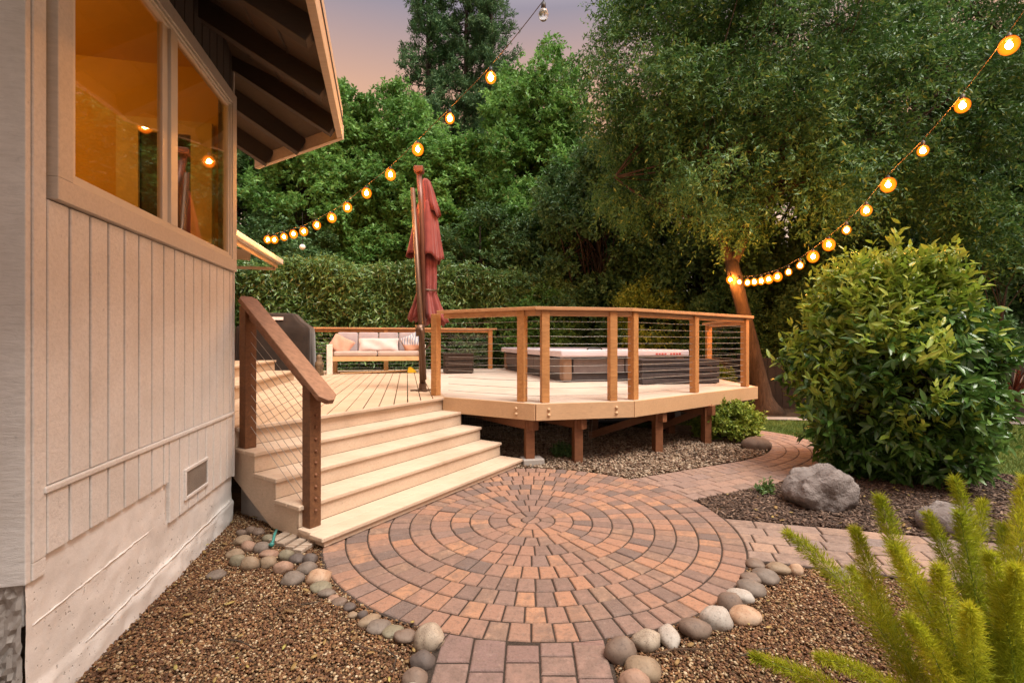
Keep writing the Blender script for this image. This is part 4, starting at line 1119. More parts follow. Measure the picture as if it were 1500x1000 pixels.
# small carved ornament by the grill
oc = Vector((-3.88, 9.62, D))
q = MB(); q.lathe([(0.001, 0.0), (0.075, 0.0), (0.085, 0.04), (0.07, 0.12), (0.085, 0.19), (0.075, 0.26), (0.045, 0.30), (0.055, 0.35), (0.045, 0.40), (0.001, 0.425)], oc + Z3 * 0.001, 20, lambda t_, r, z: r * (1 + 0.10 * math.sin(5 * t_ + z * 40)))
o = q.build('garden_ornament', rock_mat('brown_ornament', (0.05, 0.035, 0.02), (0.13, 0.09, 0.05), (0.22, 0.16, 0.09), 14), smooth=True); tag(o, 'small brown knobbly ornament standing beside the covered grill', 'ornament')

# ================================================================== PLANTER BOX
def crate(name, label, cat, c, ax, hx, hy, h, rows, m, open_top=False):
    ay = Z3.cross(ax); o = thing(name, label, cat, tuple(c))
    ph = h / rows
    q = MB()
    for r in range(rows):
        z0, z1 = c.z + 0.012 + r * ph, c.z + (r + 1) * ph
        zc = (z0 + z1) / 2; hz = (z1 - z0) / 2 - 0.003
        for sg in (-1, 1):
            q.obox(Vector((c.x, c.y, zc)) + ay * (sg * (hy - 0.012)), ax, ay, Z3, hx, 0.012, hz)
            q.obox(Vector((c.x, c.y, zc)) + ax * (sg * (hx - 0.012)), ax, ay, Z3, 0.012, hy - 0.025, hz)
    q.build('side_boards', m, o, bevel=0.004)
    q = MB()
    for sx in (-1, 1):
        for sy in (-1, 1): q.obox(Vector((c.x, c.y, c.z + h / 2)) + ax * (sx * (hx - 0.05)) + ay * (sy * (hy - 0.05)), ax, ay, Z3, 0.024, 0.024, h / 2 - 0.004)
    q.build('corner_post', m, o)
    q = MB()
    if open_top:
        for sg in (-1, 1):
            q.obox(Vector((c.x, c.y, c.z + h + 0.011)) + ay * (sg * (hy - 0.02)), ax, ay, Z3, hx + 0.015, 0.035, 0.011); q.obox(Vector((c.x, c.y, c.z + h + 0.011)) + ax * (sg * (hx - 0.02)), ax, ay, Z3, 0.035, hy - 0.058, 0.011)
        q.build('rim', m, o, bevel=0.004); q2 = MB(); q2.obox(Vector((c.x, c.y, c.z + h - 0.06)), ax, ay, Z3, hx - 0.026, hy - 0.026, 0.01); q2.build('soil', M['soil'], o)
    else:
        q.obox(Vector((c.x, c.y, c.z + h + 0.012)), ax, ay, Z3, hx + 0.01, hy + 0.01, 0.012); q.build('lid', m, o, bevel=0.004)
    return o
M['plankdark'] = plain('dark_plank', (0.050, 0.040, 0.040), 0.55, 0.4, 0, 0.3, 18)
M['plankdark2'] = plain('brown_black_plank', (0.040, 0.026, 0.019), 0.6, 0.3, 0, 0.3, 18)
crate('planter_box', 'low dark brown planter box near the back railing, left of the spa', 'planter', Vector((-1.17, 10.35, D)), sd, 0.30, 0.26, 0.40, 3, M['plankdark2'], True)
# ================================================================== SWIM SPA
fc = Vector((0.85, 7.93, 0)); sx_ = EO; sy_ = Vector((-0.262, 0.965, 0)).normalized()
LX, LY = 2.22, 3.95
spa = thing('swim_spa', 'large swim spa sunk in the deck under a pale lilac cover', 'hot tub', tuple(fc + sx_ * 1.1 + sy_ * 2))
def sp_(u, v, z): return fc + sx_ * u + sy_ * v + Z3 * z
M['spapanel'] = plain('charcoal_panel', (0.12, 0.098, 0.095), 0.5, 0.4, 0, 0.12)
M['spadark'] = plain('dark_panel', (0.035, 0.030, 0.032), 0.5, 0.4)
M['spacorner'] = plain('taupe_corner', (0.20, 0.125, 0.08), 0.5, 0.4, 0, 0.08)
M['spacover'] = plain('vinyl_cover', (0.55, 0.50, 0.54), 0.55, 0.3, 0, 0.05, 3)
q = MB(); q.extrude([sp_(0.03, 0.03, 0.0), sp_(LX - 0.03, 0.03, 0.0), sp_(LX - 0.03, LY - 0.03, 0.0), sp_(0.03, LY - 0.03, 0.0)], Z3 * 1.08)
body = q.build('body', M['spadark'], spa)
zt = 1.11
q = MB()
def pan(u0, v0, u1, v1, out, z0, z1):
    a, b_ = sp_(u0, v0, (z0 + z1) / 2), sp_(u1, v1, (z0 + z1) / 2); d = (b_ - a).normalized()
    q.obox((a + b_) / 2 + out * 0.0, d, Z3.cross(d), Z3, (b_ - a).length / 2 - 0.012, 0.014, (z1 - z0) / 2)
for i in range(5):
    pan(0.017, 0.16 + i * 0.73, 0.017, 0.16 + (i + 1) * 0.73, -sx_, D + 0.14, zt - 0.03)
for i in range(2): pan(0.17 + i * 0.94, 0.017, 0.17 + (i + 1) * 0.94, 0.017, -sy_, D + 0.15, zt - 0.03)
for i in range(3): pan(0.05 + i * 0.71, 0.017, 0.05 + (i + 1) * 0.71, 0.017, -sy_, 0.03, D - 0.2)
q.build('side_panel', M['spapanel'], spa, bevel=0.004)
for u, v_ in ((0.07, 0.07), (LX - 0.07, 0.07), (0.07, LY - 0.07)):
    q = MB(); q.obox(sp_(u, v_, (D + zt) / 2 + 0.01), sx_, sy_, Z3, 0.085, 0.085, (zt - D) / 2 - 0.012); q.build('corner_trim', M['spacorner'], spa, bevel=0.04, seg=4, smooth=False)
q = MB(); o_ = 0.07
q.extrude([sp_(-o_, -o_, zt), sp_(LX + o_, -o_, zt), sp_(LX + o_, LY + o_, zt), sp_(-o_, LY + o_, zt)], Z3 * 0.115)
cov = q.build('cover', M['spacover'], spa, bevel=0.03, seg=3)
q = MB(); q.tube([sp_(0.55, 0.30, zt + 0.118), sp_(0.58, 0.30, zt + 0.14), sp_(0.80, 0.30, zt + 0.14), sp_(0.83, 0.30, zt + 0.118)], 0.014, 8); q.build('cover_handle', M['black'], spa, smooth=True)
q = MB()
for i in range(9):
    if i == 4: continue
    u = LX - 0.56 + i * 0.055; q.obox(sp_(u, -o_ - 0.002, zt + 0.045), sx_, sy_, Z3, 0.019, 0.002, 0.012 if i % 2 else 0.015)
q.build('red_stitching', plain('red_print', (0.45, 0.06, 0.06), 0.6), cov)
crate('spa_step_box', 'long charcoal plank step box in front of the spa', 'step box', Vector((2.66, 7.80, D)), Vector((0.985, 0.17, 0)), 0.665, 0.20, 0.37, 4, M['plankdark'])

# ================================================================== COBBLES, BOULDERS
from mathutils import noise as mnoise
def rock(name, c, a, b_, cz, rotz, m, label, cat, group=None, seed=0, rough=0.10, sub=3, tilt=(0, 0), angular=0.0):
    import bmesh
    bm = bmesh.new(); bmesh.ops.create_icosphere(bm, subdivisions=sub, radius=1.0)
    R = Matrix.Rotation(rotz, 3, 'Z') @ Matrix.Rotation(tilt[0], 3, 'X') @ Matrix.Rotation(tilt[1], 3, 'Y')
    sv = Vector((seed * 3.1, seed * 1.7, seed * 0.9))
    for v_ in bm.verts:
        p = v_.co.copy()
        d = 1 + rough * mnoise.noise(p * 1.1 + sv) * 1.6 + rough * 0.4 * mnoise.noise(p * 3 + sv)
        if angular:
            d += angular * mnoise.noise(p * 1.6 + sv) + angular * 0.5 * abs(mnoise.noise(p * 3.3 + sv)) + angular * 0.25 * mnoise.noise(p * 9 + sv)
            p.z = max(-0.75, min(p.z, 0.62 + 0.25 * mnoise.noise(p * 1.5 + sv)))
        p = Vector((p.x * a, p.y * b_, p.z * cz)) * d
        v_.co = R @ p
    me = bpy.data.meshes.new(name); bm.to_mesh(me); bm.free()
    me.polygons.foreach_set('use_smooth', [True] * len(me.polygons)); me.materials.append(m)
    o = bpy.data.objects.new(name, me); COL.objects.link(o); o.location = c
    return tag(o, label, cat, group)
# (photo px x, y, width, height, colour, label) surveyed along both rims
def X4(x, y, ww, h): return (280 + x / 5, 700 + y / 5, ww / 5, h / 5)
def X5(x, y, ww, h): return (480 + x / 5.554, 820 + y / 5.554, ww / 5.554, h / 5.554)
def X6(x, y, ww, h): return (860 + x / 3.261, 780 + y / 3.261, ww / 3.261, h / 3.261)
cob = [
 (X4(370, 440, 130, 84), 'tan', 'tan oval cobble at the upper left of the pile beside the steps'),
 (X4(412, 480, 105, 105), 'pink', 'pinkish tan round cobble high in the pile beside the steps'),
 (X4(515, 492, 120, 96), 'grey', 'grey cobble touching the teal irrigation tube'),
 (X4(562, 425, 84, 64), 'olive', 'small olive cobble half hidden behind the teal tube'),
 (X4(432, 368, 84, 70), 'brown', 'small brown cobble rearmost in the pile, in the shade of the stringer'),
 (X4(365, 384, 84, 56), 'brown', 'flat brown cobble at the back of the pile nearest the house wall'),
 (X4(490, 378, 90, 60), 'brown', 'dark brown cobble in shade just under the stair stringer'),
 (X4(315, 536, 135, 80), 'tan', 'tan flattish cobble at the left edge of the pile'),
 (X4(333, 587, 115, 98), 'olive', 'greenish grey cobble behind the big round grey tan one'),
 (X4(427, 604, 137, 126), 'tan', 'largest round grey tan cobble in front of the pile by the house'),
 (X4(562, 538, 142, 74), 'pink', 'pinkish brown flat cobble in the middle of the pile below the tube'),
 (X4(560, 597, 122, 96), 'tan', 'smooth tan cobble second in the front row of the pile'),
 (X4(668, 634, 146, 102), 'pink', 'pink tan cobble third in the front row of the pile'),
 (X4(690, 548, 112, 104), 'olive', 'pale olive cobble leaning against the wood scraps'),
 (X4(775, 575, 120, 82), 'dark', 'dark purple grey cobble left of a matching one under the step corner'),
 (X4(868, 575, 110, 86), 'dark', 'dark grey cobble touching the paving under the step corner'),
 (X4(842, 641, 156, 98), 'grey', 'grey cobble below the two dark ones at the step corner'),
 (X4(740, 713, 172, 110), 'grey', 'pale grey cobble with a darker ring, foremost by the step corner'),
 (X4(925, 706, 182, 126), 'orange', 'large mottled pink orange cobble on the left rim of the paving'),
 (X4(945, 786, 152, 66), 'olive', 'flat greenish cobble just below the mottled pink one'),
 (X4(990, 826, 132, 56), 'grey', 'thin grey cobble below the flat greenish one on the rim'),
 (X4(1040, 858, 84, 44), 'pink', 'small reddish cobble between two thin grey ones on the rim'),
 (X4(1082, 886, 118, 60), 'brown', 'thin brown cobble lower on the left rim, before a dark one'),
 (X4(1155, 922, 102, 66), 'dark', 'small dark slate cobble on the left rim of the paving'),
 (X4(175, 690, 142, 76), 'grey', 'lone grey cobble on the gravel away from the pile'),
 (X5(200, 425, 84, 52), 'tan', 'small tan cobble tucked beside an upright grey pebble'),
 (X5(282, 416, 84, 92), 'dark', 'small upright grey cobble on the lower left rim'),
 (X5(330, 470, 182, 92), 'tan', 'long tan cobble slanting on the lower left rim'),
 (X5(412, 517, 202, 112), 'grey', 'long grey cobble slanting beside the tan one on the rim'),
 (X5(526, 566, 182, 82), 'olive', 'long straw coloured cobble slanting on the lower left rim'),
 (X5(630, 590, 195, 120), 'brown', 'brown slanting cobble against the big speckled one'),
 (X5(820, 602, 255, 230), 'speck', 'big pale speckled cobble at the corner of the near path'),
 (X5(770, 790, 212, 164), 'dark', 'dark speckled cobble just below the big pale one by the near path'),
 (X5(708, 930, 212, 160), 'brown', 'purple brown cobble at the left bottom edge beside the near path'),
 (X5(672, 1030, 150, 110), 'pale', 'pale cobble cut by the bottom edge, left of the near path'),
 (X6(165, 542, 156, 150), 'brown', 'large round brown cobble at the right corner of the near path'),
 (X6(290, 498, 140, 106), 'speck', 'pale grey pink cobble next to the large round brown one'),
 (X6(397, 466, 104, 140), 'pale', 'white egg-shaped cobble standing upright on the right rim'),
 (X6(522, 441, 152, 106), 'brown', 'dull brown cobble between two white ones on the right rim'),
 (X6(622, 394, 152, 118), 'pale', 'large white pink cobble lying on the right rim'),
 (X6(690, 322, 122, 106), 'brown', 'tan brown cobble pressed against a small white one'),
 (X6(736, 286, 126, 76), 'pale', 'small white cobble with a dark fleck on the right rim'),
 (X6(760, 381, 152, 96), 'orange', 'pointed orange and cream cobble set back from the right rim'),
 (X6(790, 251, 132, 84), 'grey', 'mauve grey cobble above the small white one on the right rim'),
 (X6(795, 205, 104, 60), 'brown', 'brown cobble half behind the grey ones on the right rim'),
 (X6(856, 194, 128, 82), 'grey', 'grey brown cobble at the junction of the two right pavings'),
 (X6(810, 136, 94, 52), 'brown', 'small brown cobble uppermost on the right rim by the side path'),
 (X6(922, 158, 118, 66), 'tan', 'tan cobble edging the side path left of the fern'),
 (X6(1003, 165, 70, 62), 'orange', 'small orange tan cobble edging the side path behind a fern frond'),
 (X6(1205, 186, 112, 76), 'grey', 'grey cobble edging the side path between fern fronds'),
 (X6(1306, 190, 102, 60), 'tan', 'tan cobble farthest right along the side path edge'),
 (X6(270, 636, 178, 126), 'tan', 'large smooth tan cobble at the bottom, right of the near path'),
 (X6(228, 690, 150, 112), 'pink', 'pinkish brown cobble at the bottom edge touching the near path'),
]
for i, ((cx, cy, ww, hh_), kind, lab) in enumerate(cob):
    y = 959 / (cy + hh_ * 0.36 - 500)
    a = ww * y / F / 2; hm = hh_ * y / F / 2
    th_ = math.atan2(H, y); bdep = a * 0.8
    if hh_ > ww * 1.15: a, bdep = a, hm * 1.0
    v2_ = hm ** 2 - (bdep * math.sin(th_)) ** 2
    cz = math.sqrt(max(v2_, 0)) / math.cos(th_)
    cz = max(a * 0.45, min(cz, a * 0.9))
    side = -0.35 if cx < 700 else 0.35
    rot = random.uniform(-0.25, 0.25) + (0.42 if 25 <= i <= 30 else 0)
    rock('cobble', Vector(((cx - 750) / F * y, y + bdep * 0.25, cz * 0.46 - 0.012)), a, bdep, cz, rot, M['cob_' + kind], lab, 'cobble', 'river cobbles edging the paving', i + 1, 0.12, 3, (random.uniform(-.15, .15), random.uniform(-.15, .15) ))
rock('boulder', Vector((2.60, 4.06, 0.10)), 0.275, 0.24, 0.235, 0.25, M['boulder'], 'big grey pink boulder on the bark mulch in front of the dense green bush', 'boulder', None, 5, 0.04, 5, (0.0, 0.0), 0.20)
rock('boulder', Vector((3.22, 3.50, 0.05)), 0.22, 0.17, 0.15, 0.1, M['boulder'], 'smaller dark boulder on the mulch half behind the fern fronds', 'boulder', None, 9, 0.05, 4, (0, 0), 0.16)
rock('boulder', Vector((3.14, 6.15, 0.03)), 0.19, 0.14, 0.12, 0.0, M['cob_brown'], 'smooth low brown stone on the gravel tip beside the curved path', 'boulder', None, 12, 0.05, 4)
# dry twigs lying on the gravel
tw = [((20, 985), (110, 950)), ((440, 885), (470, 880)), ((505, 935), (560, 955)), ((565, 950), (575, 985)), ((955, 958), (1050, 950)), ((1085, 960), (1130, 948)), ((150, 960), (190, 940)), ((640, 950), (660, 925)), ((400, 905), (430, 880)), ((330, 935), (372, 948))]
for i, (a, c) in enumerate(tw):
    p, r = on_z(*a, 0.012), on_z(*c, 0.016); mdl = p.lerp(r, 0.5) + Vector((random.gauss(0, .02), random.gauss(0, .02), 0.01))
    q = MB(); q.tube([p, mdl, r], [0.003, 0.0035, 0.0018], 6)
    o = q.build('dry_twig', M['barkdark'] if i % 2 else M['bark']); tag(o, 'thin dry twig lying loose on the pea gravel', 'twig', 'dry twigs on the gravel')

# ================================================================== STRING LIGHTS
def emis(name, c, s):
    t = NT(name); t.n.remove(t.p); e = t.n.new('ShaderNodeEmission'); e.inputs[0].default_value = c + (1,); e.inputs[1].default_value = s; t.l(e.outputs[0], t.out.inputs[0]); return t.m
FIL = [emis('lit_filament', (1.0, 0.36, 0.065), k) for k in (1300, 2700, 4300)]
t = NT('bloom_globe'); t.n.remove(t.p)  # added globe: soft bloom round a lit bulb, shaped into its emission
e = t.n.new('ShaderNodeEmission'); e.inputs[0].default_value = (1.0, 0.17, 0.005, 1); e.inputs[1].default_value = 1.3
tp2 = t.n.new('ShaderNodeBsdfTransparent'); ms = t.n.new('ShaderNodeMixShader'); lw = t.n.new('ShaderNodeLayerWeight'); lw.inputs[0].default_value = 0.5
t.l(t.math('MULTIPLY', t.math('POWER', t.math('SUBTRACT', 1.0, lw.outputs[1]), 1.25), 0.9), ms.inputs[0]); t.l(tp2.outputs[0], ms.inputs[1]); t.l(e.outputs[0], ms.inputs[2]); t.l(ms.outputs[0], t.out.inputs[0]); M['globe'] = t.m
t = NT('clear_globe'); t.p.inputs['Transmission Weight'].default_value = 0.85; t.col((0.8, 0.78, 0.75)).set(0.08, 0.5); M['clear'] = t.m
def string(label, bulbs, ends, unlit=()):
    o = thing('string_lights', label, 'string lights', tuple(bulbs[0]), 'festoon lights over the deck')
    P = [Vector(p) + Z3 * 0.115 for p in bulbs]
    P = [Vector(e_) for e_ in ends[0]] + P + [Vector(e_) for e_ in ends[1]]
    q = MB(); q.tube([Vector(p) for p in catmull(P, 5)], 0.0035, 6); q.build('wire', M['wire'], o, smooth=True)
    for i, p in enumerate(bulbs):
        p = Vector(p)
        q = MB(); q.tube([p + Z3 * 0.112, p + Z3 * 0.10, p + Z3 * 0.095, p + Z3 * 0.04], [0.006, 0.009, 0.019, 0.021], 10)
        if i in unlit:
            sk = q.build('socket', M['bulbsocket'], o, smooth=True); g_ = MB(); g_.sphere(p, 0.045, 16, 12, (0.9, 0.9, 1.15)); bb = g_.build('bulb', M['clear'], o, smooth=True); continue
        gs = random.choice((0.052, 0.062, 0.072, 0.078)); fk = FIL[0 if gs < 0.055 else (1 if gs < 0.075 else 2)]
        g_ = MB(); g_.sphere(p, gs, 16, 12, (1, 1, 1.1)); bb = g_.build('bulb', M['globe'], o, smooth=True)  # outer globe only carries the added bloom; the filament is the light source
        q.build('socket', M['bulbsocket'], bb, smooth=True)
        f_ = MB(); f_.sphere(p, 0.024, 10, 8, (1, 1, 1.2)); f_.build('filament', fk, bb, smooth=True)
Lpx = [(392, 351, 10.24), (402, 351, 10.0), (416, 347, 9.62), (430, 343, 9.28), (445, 339, 8.95), (464, 330, 8.56), (486, 319, 8.12), (509, 304, 7.6), (537, 283, 7.03), (572, 256, 6.42), (612, 219, 5.8), (659, 174, 5.2), (719, 114, 4.55), (796, 22, 3.88)]
Lb = [at(*p) for p in Lpx] + [Vector((0.75, 3.15, 4.25)), Vector((1.25, 2.45, 4.5))]
string('festoon string rising from the rear eave past the umbrella, one bulb unlit', Lb, ([(-5.35, 10.5, 3.78)], [(1.9, 1.5, 4.85)]), (13,))
Rpx = [(1070, 409.5, 9.25), (1083, 413, 8.93), (1095, 414, 8.62), (1105, 413, 8.38), (1115, 411.5, 8.15), (1126, 409, 7.9), (1139, 405.5, 7.62), (1155, 398.5, 7.33), (1172, 389, 7.05), (1191, 376, 6.74), (1214, 358.5, 6.41), (1240, 337, 6.07), (1269, 308.5, 5.73), (1301, 271, 5.4), (1352, 221, 4.94), (1410, 155, 4.51), (1478, 67, 4.09)]
Rb = [at(*p) for p in Rpx] + [Vector((4.28, 3.66, 4.3)), Vector((4.3, 3.2, 4.65))]
string('festoon string climbing from the orange lit tree trunk to the upper right corner', Rb, ([(4.30, 9.5, 2.80)], [(4.32, 2.7, 5.1)]))
# small garden lamp glowing among the trees and a white globe lamp
gl1 = thing('garden_lamp', 'small bright lamp on a stake glowing beyond the deck near the fence', 'lamp', (6.25, 11.8, -0.05))
q = MB(); q.tube([(6.25, 11.8, -0.05), (6.25, 11.8, 1.06)], 0.015, 8); q.build('stake', M['black'], gl1)
q = MB(); q.sphere((6.25, 11.8, 1.15), 0.055, 12, 8); q.build('bulb', emis('lamp_glow', (1.0, 0.62, 0.25), 60), gl1, smooth=True)
gl2 = thing('globe_lamp', 'white globe lamp hanging unlit above the hedge', 'lamp', (-5.43, 12.35, 3.78))
q = MB(); q.sphere(at(443, 362, 12.35), 0.075, 16, 12); q.build('globe', plain('white_globe', (0.75, 0.72, 0.68), 0.4), gl2, smooth=True)
q = MB(); q.tube([at(443, 362, 12.35), at(443, 362, 12.35) + Z3 * 0.9], 0.006, 6); q.build('cord', M['black'], gl2)
# ================================================================== FOLIAGE
def nrm(a): return a / np.maximum(np.linalg.norm(a, axis=-1, keepdims=True), 1e-9)
def leaves(pos, ld, nr, L, Wd, fold=0.25):
    """folded two-triangle leaves"""
    ld = nrm(ld); side = nrm(np.cross(ld, nr)); n2 = np.cross(side, ld)
    L = L[:, None]; Wd = Wd[:, None]
    mid = pos + ld * L * 0.45
    a = pos; b = mid + side * Wd * 0.5 + n2 * Wd * fold; c = pos + ld * L; d = mid - side * Wd * 0.5 + n2 * Wd * fold
    V = np.stack([a, b, c, d], 1).reshape(-1, 3)
    n = len(pos); k = np.arange(n)[:, None] * 4
    Fc = np.concatenate([k + [0, 1, 2], k + [0, 2, 3]], 1).reshape(-1, 3)
    return V, Fc
def bigleaves(pos, ld, nr, L, Wd, curl=0.25, fold=0.22):
    """pointed oval leaves with midrib fold and a drooping tip, 8 faces"""
    ld = nrm(ld); side = nrm(np.cross(ld, nr)); n2 = np.cross(side, ld)
    L = L[:, None]; Wd = Wd[:, None]; cv = curl
    def pt(t, s_): return pos + ld * L * t + side * Wd * s_ + n2 * (Wd * fold * abs(s_) * 2 - L * cv * t * t)
    rows = [pt(0, 0), pt(0.3, 0.42), pt(0.3, 0), pt(0.3, -0.42), pt(0.65, 0.38), pt(0.65, 0), pt(0.65, -0.38), pt(1.0, 0)]
    V = np.stack(rows, 1).reshape(-1, 3); n = len(pos); k = np.arange(n)[:, None] * 8
    T = [[0, 1, 2], [0, 2, 3], [1, 4, 5], [1, 5, 2], [2, 5, 6], [2, 6, 3], [4, 7, 5], [5, 7, 6]]
    Fc = np.concatenate([k + t_ for t_ in T], 1).reshape(-1, 3)
    return V, Fc
def twigs(C, O, rng, ntw, tlen, nl, L, Wd, up=0.25, spread=0.75, start=0.12, droop=0.15, lup=0.6, big=False, leafdroop=0.0, curl=0.2):
    C = np.repeat(C, ntw, 0); O = np.repeat(O, ntw, 0); n = len(C)
    s = C + rng.normal(0, start, (n, 3))
    d = nrm(O * 0.6 + rng.normal(0, spread, (n, 3)) + np.array([0, 0, up]))
    tl = rng.uniform(0.6, 1.3, (n, 1)) * tlen
    t = (np.arange(nl)[None, :] + rng.uniform(0, 1, (n, nl))) / nl
    t = 0.12 + 0.88 * t
    pos = s[:, None] + d[:, None] * (t * tl)[..., None]
    pos[..., 2] -= droop * (t * t) * tl
    sgn = np.where(np.arange(nl) % 2 == 0, 1, -1)[None, :, None]
    sd_ = nrm(np.cross(d, rng.normal(0, 1, (n, 3))))[:, None]
    ld = d[:, None] * 0.55 + sd_ * sgn * 0.8 + rng.normal(0, 0.45, (n, nl, 3)); ld[..., 2] -= leafdroop
    nr_ = rng.normal(0, 0.55, (n, nl, 3)) + np.array([0, 0, lup]) + d[:, None] * 0.2
    N = n * nl
    Ls = rng.uniform(0.7, 1.25, N) * L; Ws = Ls / L * Wd * rng.uniform(0.8, 1.15, N)
    f = bigleaves if big else leaves
    a = (pos.reshape(-1, 3), ld.reshape(-1, 3), nr_.reshape(-1, 3), Ls, Ws)
    return f(*a, curl) if big else f(*a)
def env(ells, rng, lumps, per, rl, shell=(0.45, 1.0), bottom=-0.75):
    """clump points: lumps on the shell of each ellipsoid, clumps on the upper/outer side of each lump"""
    vol = np.array([e[1][0] * e[1][1] + e[1][1] * e[1][2] for e in ells]); vol = vol / vol.sum()
    C = []; O = []
    for (c, r), p in zip(ells, vol):
        k = max(2, int(round(lumps * p)))
        u = nrm(rng.normal(0, 1, (k * 3, 3))); u = u[u[:, 2] > bottom][:k]; k = len(u)
        f = rng.uniform(*shell, (k, 1)) ** 0.6
        lc = np.array(c) + u * np.array(r) * f
        v = nrm(rng.normal(0, 1, (k, per, 3)) + u[:, None] * 0.55 + np.array([0, 0, 0.25]))
        rad = rng.uniform(0.55, 1.05, (k, per, 1)) * rl * rng.uniform(0.7, 1.35, (k, 1, 1))
        cc = lc[:, None] + v * rad * np.array([1, 1, 0.8])
        C.append(cc.reshape(-1, 3)); O.append(nrm(v * 0.7 + u[:, None] * 0.6).reshape(-1, 3))
    return np.concatenate(C), np.concatenate(O)
def limbs(q, base, C, rng, k, r0, n=6):
    idx = rng.choice(len(C), min(k, len(C)), replace=False)
    for i in idx:
        e = Vector(C[i]); b_ = Vector(base[rng.integers(len(base))])
        m1 = b_.lerp(e, 0.35) + Vector(rng.normal(0, 0.12, 3)) * (e - b_).length * 0.5 + Vector((0, 0, 0.08 * (e - b_).length))
        m2 = b_.lerp(e, 0.7) + Vector(rng.normal(0, 0.06, 3)) * (e - b_).length * 0.6
        r = r0 * rng.uniform(0.5, 1.0)
        q.tube([b_, m1, m2, e], [r, r * 0.7, r * 0.42, r * 0.15], n, False)

M['oakleaf'] = leafmat('oak_leaf', [(0.054, 0.138, 0.036), (0.102, 0.210, 0.050), (0.180, 0.288, 0.072)], 0.5, 0.3, 0.9, 0.35, (0.26, 0.32, 0.07, 1))
M['mapleleaf'] = leafmat('maple_leaf', [(0.122, 0.261, 0.061), (0.200, 0.384, 0.086), (0.306, 0.506, 0.122)], 0.5, 0.35, 0.6, 0.3, (0.17, 0.21, 0.05, 1))
M['darkleaf'] = leafmat('dark_leaf', [(0.061, 0.136, 0.045), (0.101, 0.192, 0.061), (0.154, 0.248, 0.079)], 0.5, 0.25, 0.6)
M['needle'] = leafmat('conifer_needle', [(0.086, 0.184, 0.091), (0.139, 0.253, 0.110), (0.229, 0.338, 0.130)], 0.6, 0.15, 0.4, 0.2)
M['hedgeleaf'] = leafmat('laurel_leaf', [(0.079, 0.164, 0.040), (0.141, 0.240, 0.061), (0.225, 0.323, 0.090)], 0.38, 0.22, 0.9, 0.45, (0.16, 0.16, 0.05, 1))
M['limeleaf'] = leafmat('lime_shrub_leaf', [(0.190, 0.285, 0.038), (0.304, 0.380, 0.057), (0.437, 0.494, 0.085)], 0.5, 0.3, 1.2)
M['bushleaf'] = leafmat('glossy_bush_leaf', [(0.059, 0.137, 0.028), (0.088, 0.186, 0.035), (0.147, 0.255, 0.050)], 0.33, 0.25, 1.4, 0.5)
M['newleaf'] = leafmat('young_bush_leaf', [(0.193, 0.290, 0.036), (0.306, 0.402, 0.048), (0.435, 0.467, 0.072)], 0.4, 0.35, 1.4, 0.4)
M['fern'] = leafmat('foxtail_fern', [(0.30, 0.34, 0.018), (0.52, 0.52, 0.028), (0.70, 0.66, 0.06)], 0.5, 0.6, 3.0, 0.3)

# ---- the oak whose trunk holds the right-hand festoon
oak = thing('oak_tree', 'large spreading tree whose trunk is lit orange by festoon bulbs, right of the deck', 'tree', (5.05, 9.5, -0.05))
rng = np.random.default_rng(21)
tk = [Vector((5.06, 9.5, -0.1)), Vector((4.98, 9.5, 0.25)), at(1108, 540, 9.48), at(1097, 490, 9.45), at(1086, 445, 9.42), at(1076, 405, 9.4), at(1071, 382, 9.4)]
q = MB(); q.tube([tk[0], tk[0].lerp(tk[1], 0.5), *tk[1:]], [0.36, 0.25, 0.185, 0.155, 0.14, 0.125, 0.14, 0.12], 14)
f0 = tk[-1]
br_ = [[f0 - Z3 * 0.1, at(1060, 358, 9.5), at(1040, 320, 9.8), at(1010, 260, 10.2), at(980, 170, 10.6), at(960, 90, 10.8)],
       [f0 - Z3 * 0.1, at(1088, 352, 9.4), at(1100, 300, 9.6), at(1120, 230, 9.8), at(1150, 130, 10.2), at(1160, 20, 10.5)],
       [at(1095, 310, 9.6), at(1180, 260, 9.5), at(1280, 200, 9.4), at(1400, 120, 9.3), at(1480, 60, 9.2)],
       [at(1045, 330, 9.8), at(960, 300, 9.6), at(900, 260, 9.4)],
       [at(1110, 270, 9.7), at(1240, 270, 10.2), at(1360, 250, 10.6), at(1480, 230, 10.8)]]
for B_, r in zip(br_, (0.10, 0.11, 0.07, 0.05, 0.055)):
    n = len(B_); q.tube([Vector(p) for p in catmull(B_, 4)], [r * (1 - 0.75 * i / ((n - 1) * 4)) for i in range((n - 1) * 4 + 1)], 9)
ells = [((4.4, 9.6, 5.6), (2.0, 1.7, 1.5)), ((3.2, 10.2, 7.2), (1.6, 1.8, 1.9)), ((5.8, 9.8, 7.3), (2.2, 2.0, 1.8)), ((4.4, 10.2, 9.2), (2.2, 2.0, 1.5)),
        ((7.4, 9.6, 5.6), (2.0, 1.8, 1.5)), ((8.8, 10.0, 7.2), (2.2, 2.0, 1.8)), ((7.2, 10.2, 9.2), (2.4, 2.0, 1.5)), ((6.0, 8.7, 4.3), (1.7, 0.9, 0.9)), ((3.3, 9.6, 4.8), (1.3, 1.2, 1.2)), ((4.6, 8.7, 4.3), (1.5, 0.9, 0.8)), ((4.1, 8.8, 3.9), (0.9, 0.5, 0.5)), ((5.2, 8.6, 3.7), (1.0, 0.5, 0.5)), ((2.6, 9.4, 5.9), (1.1, 1.2, 1.2)), ((9.6, 9.8, 5.0), (1.8, 1.8, 1.3)), ((10.5, 10.5, 9.0), (1.8, 2.0, 2.0))]
C_o, O_o = env(ells, rng, 430, 10, 0.46)
limbs(q, [p for B_ in br_ for p in B_[1:]], C_o, rng, 120, 0.026, 5)
q.build('trunk', M['bark'], oak, smooth=True)
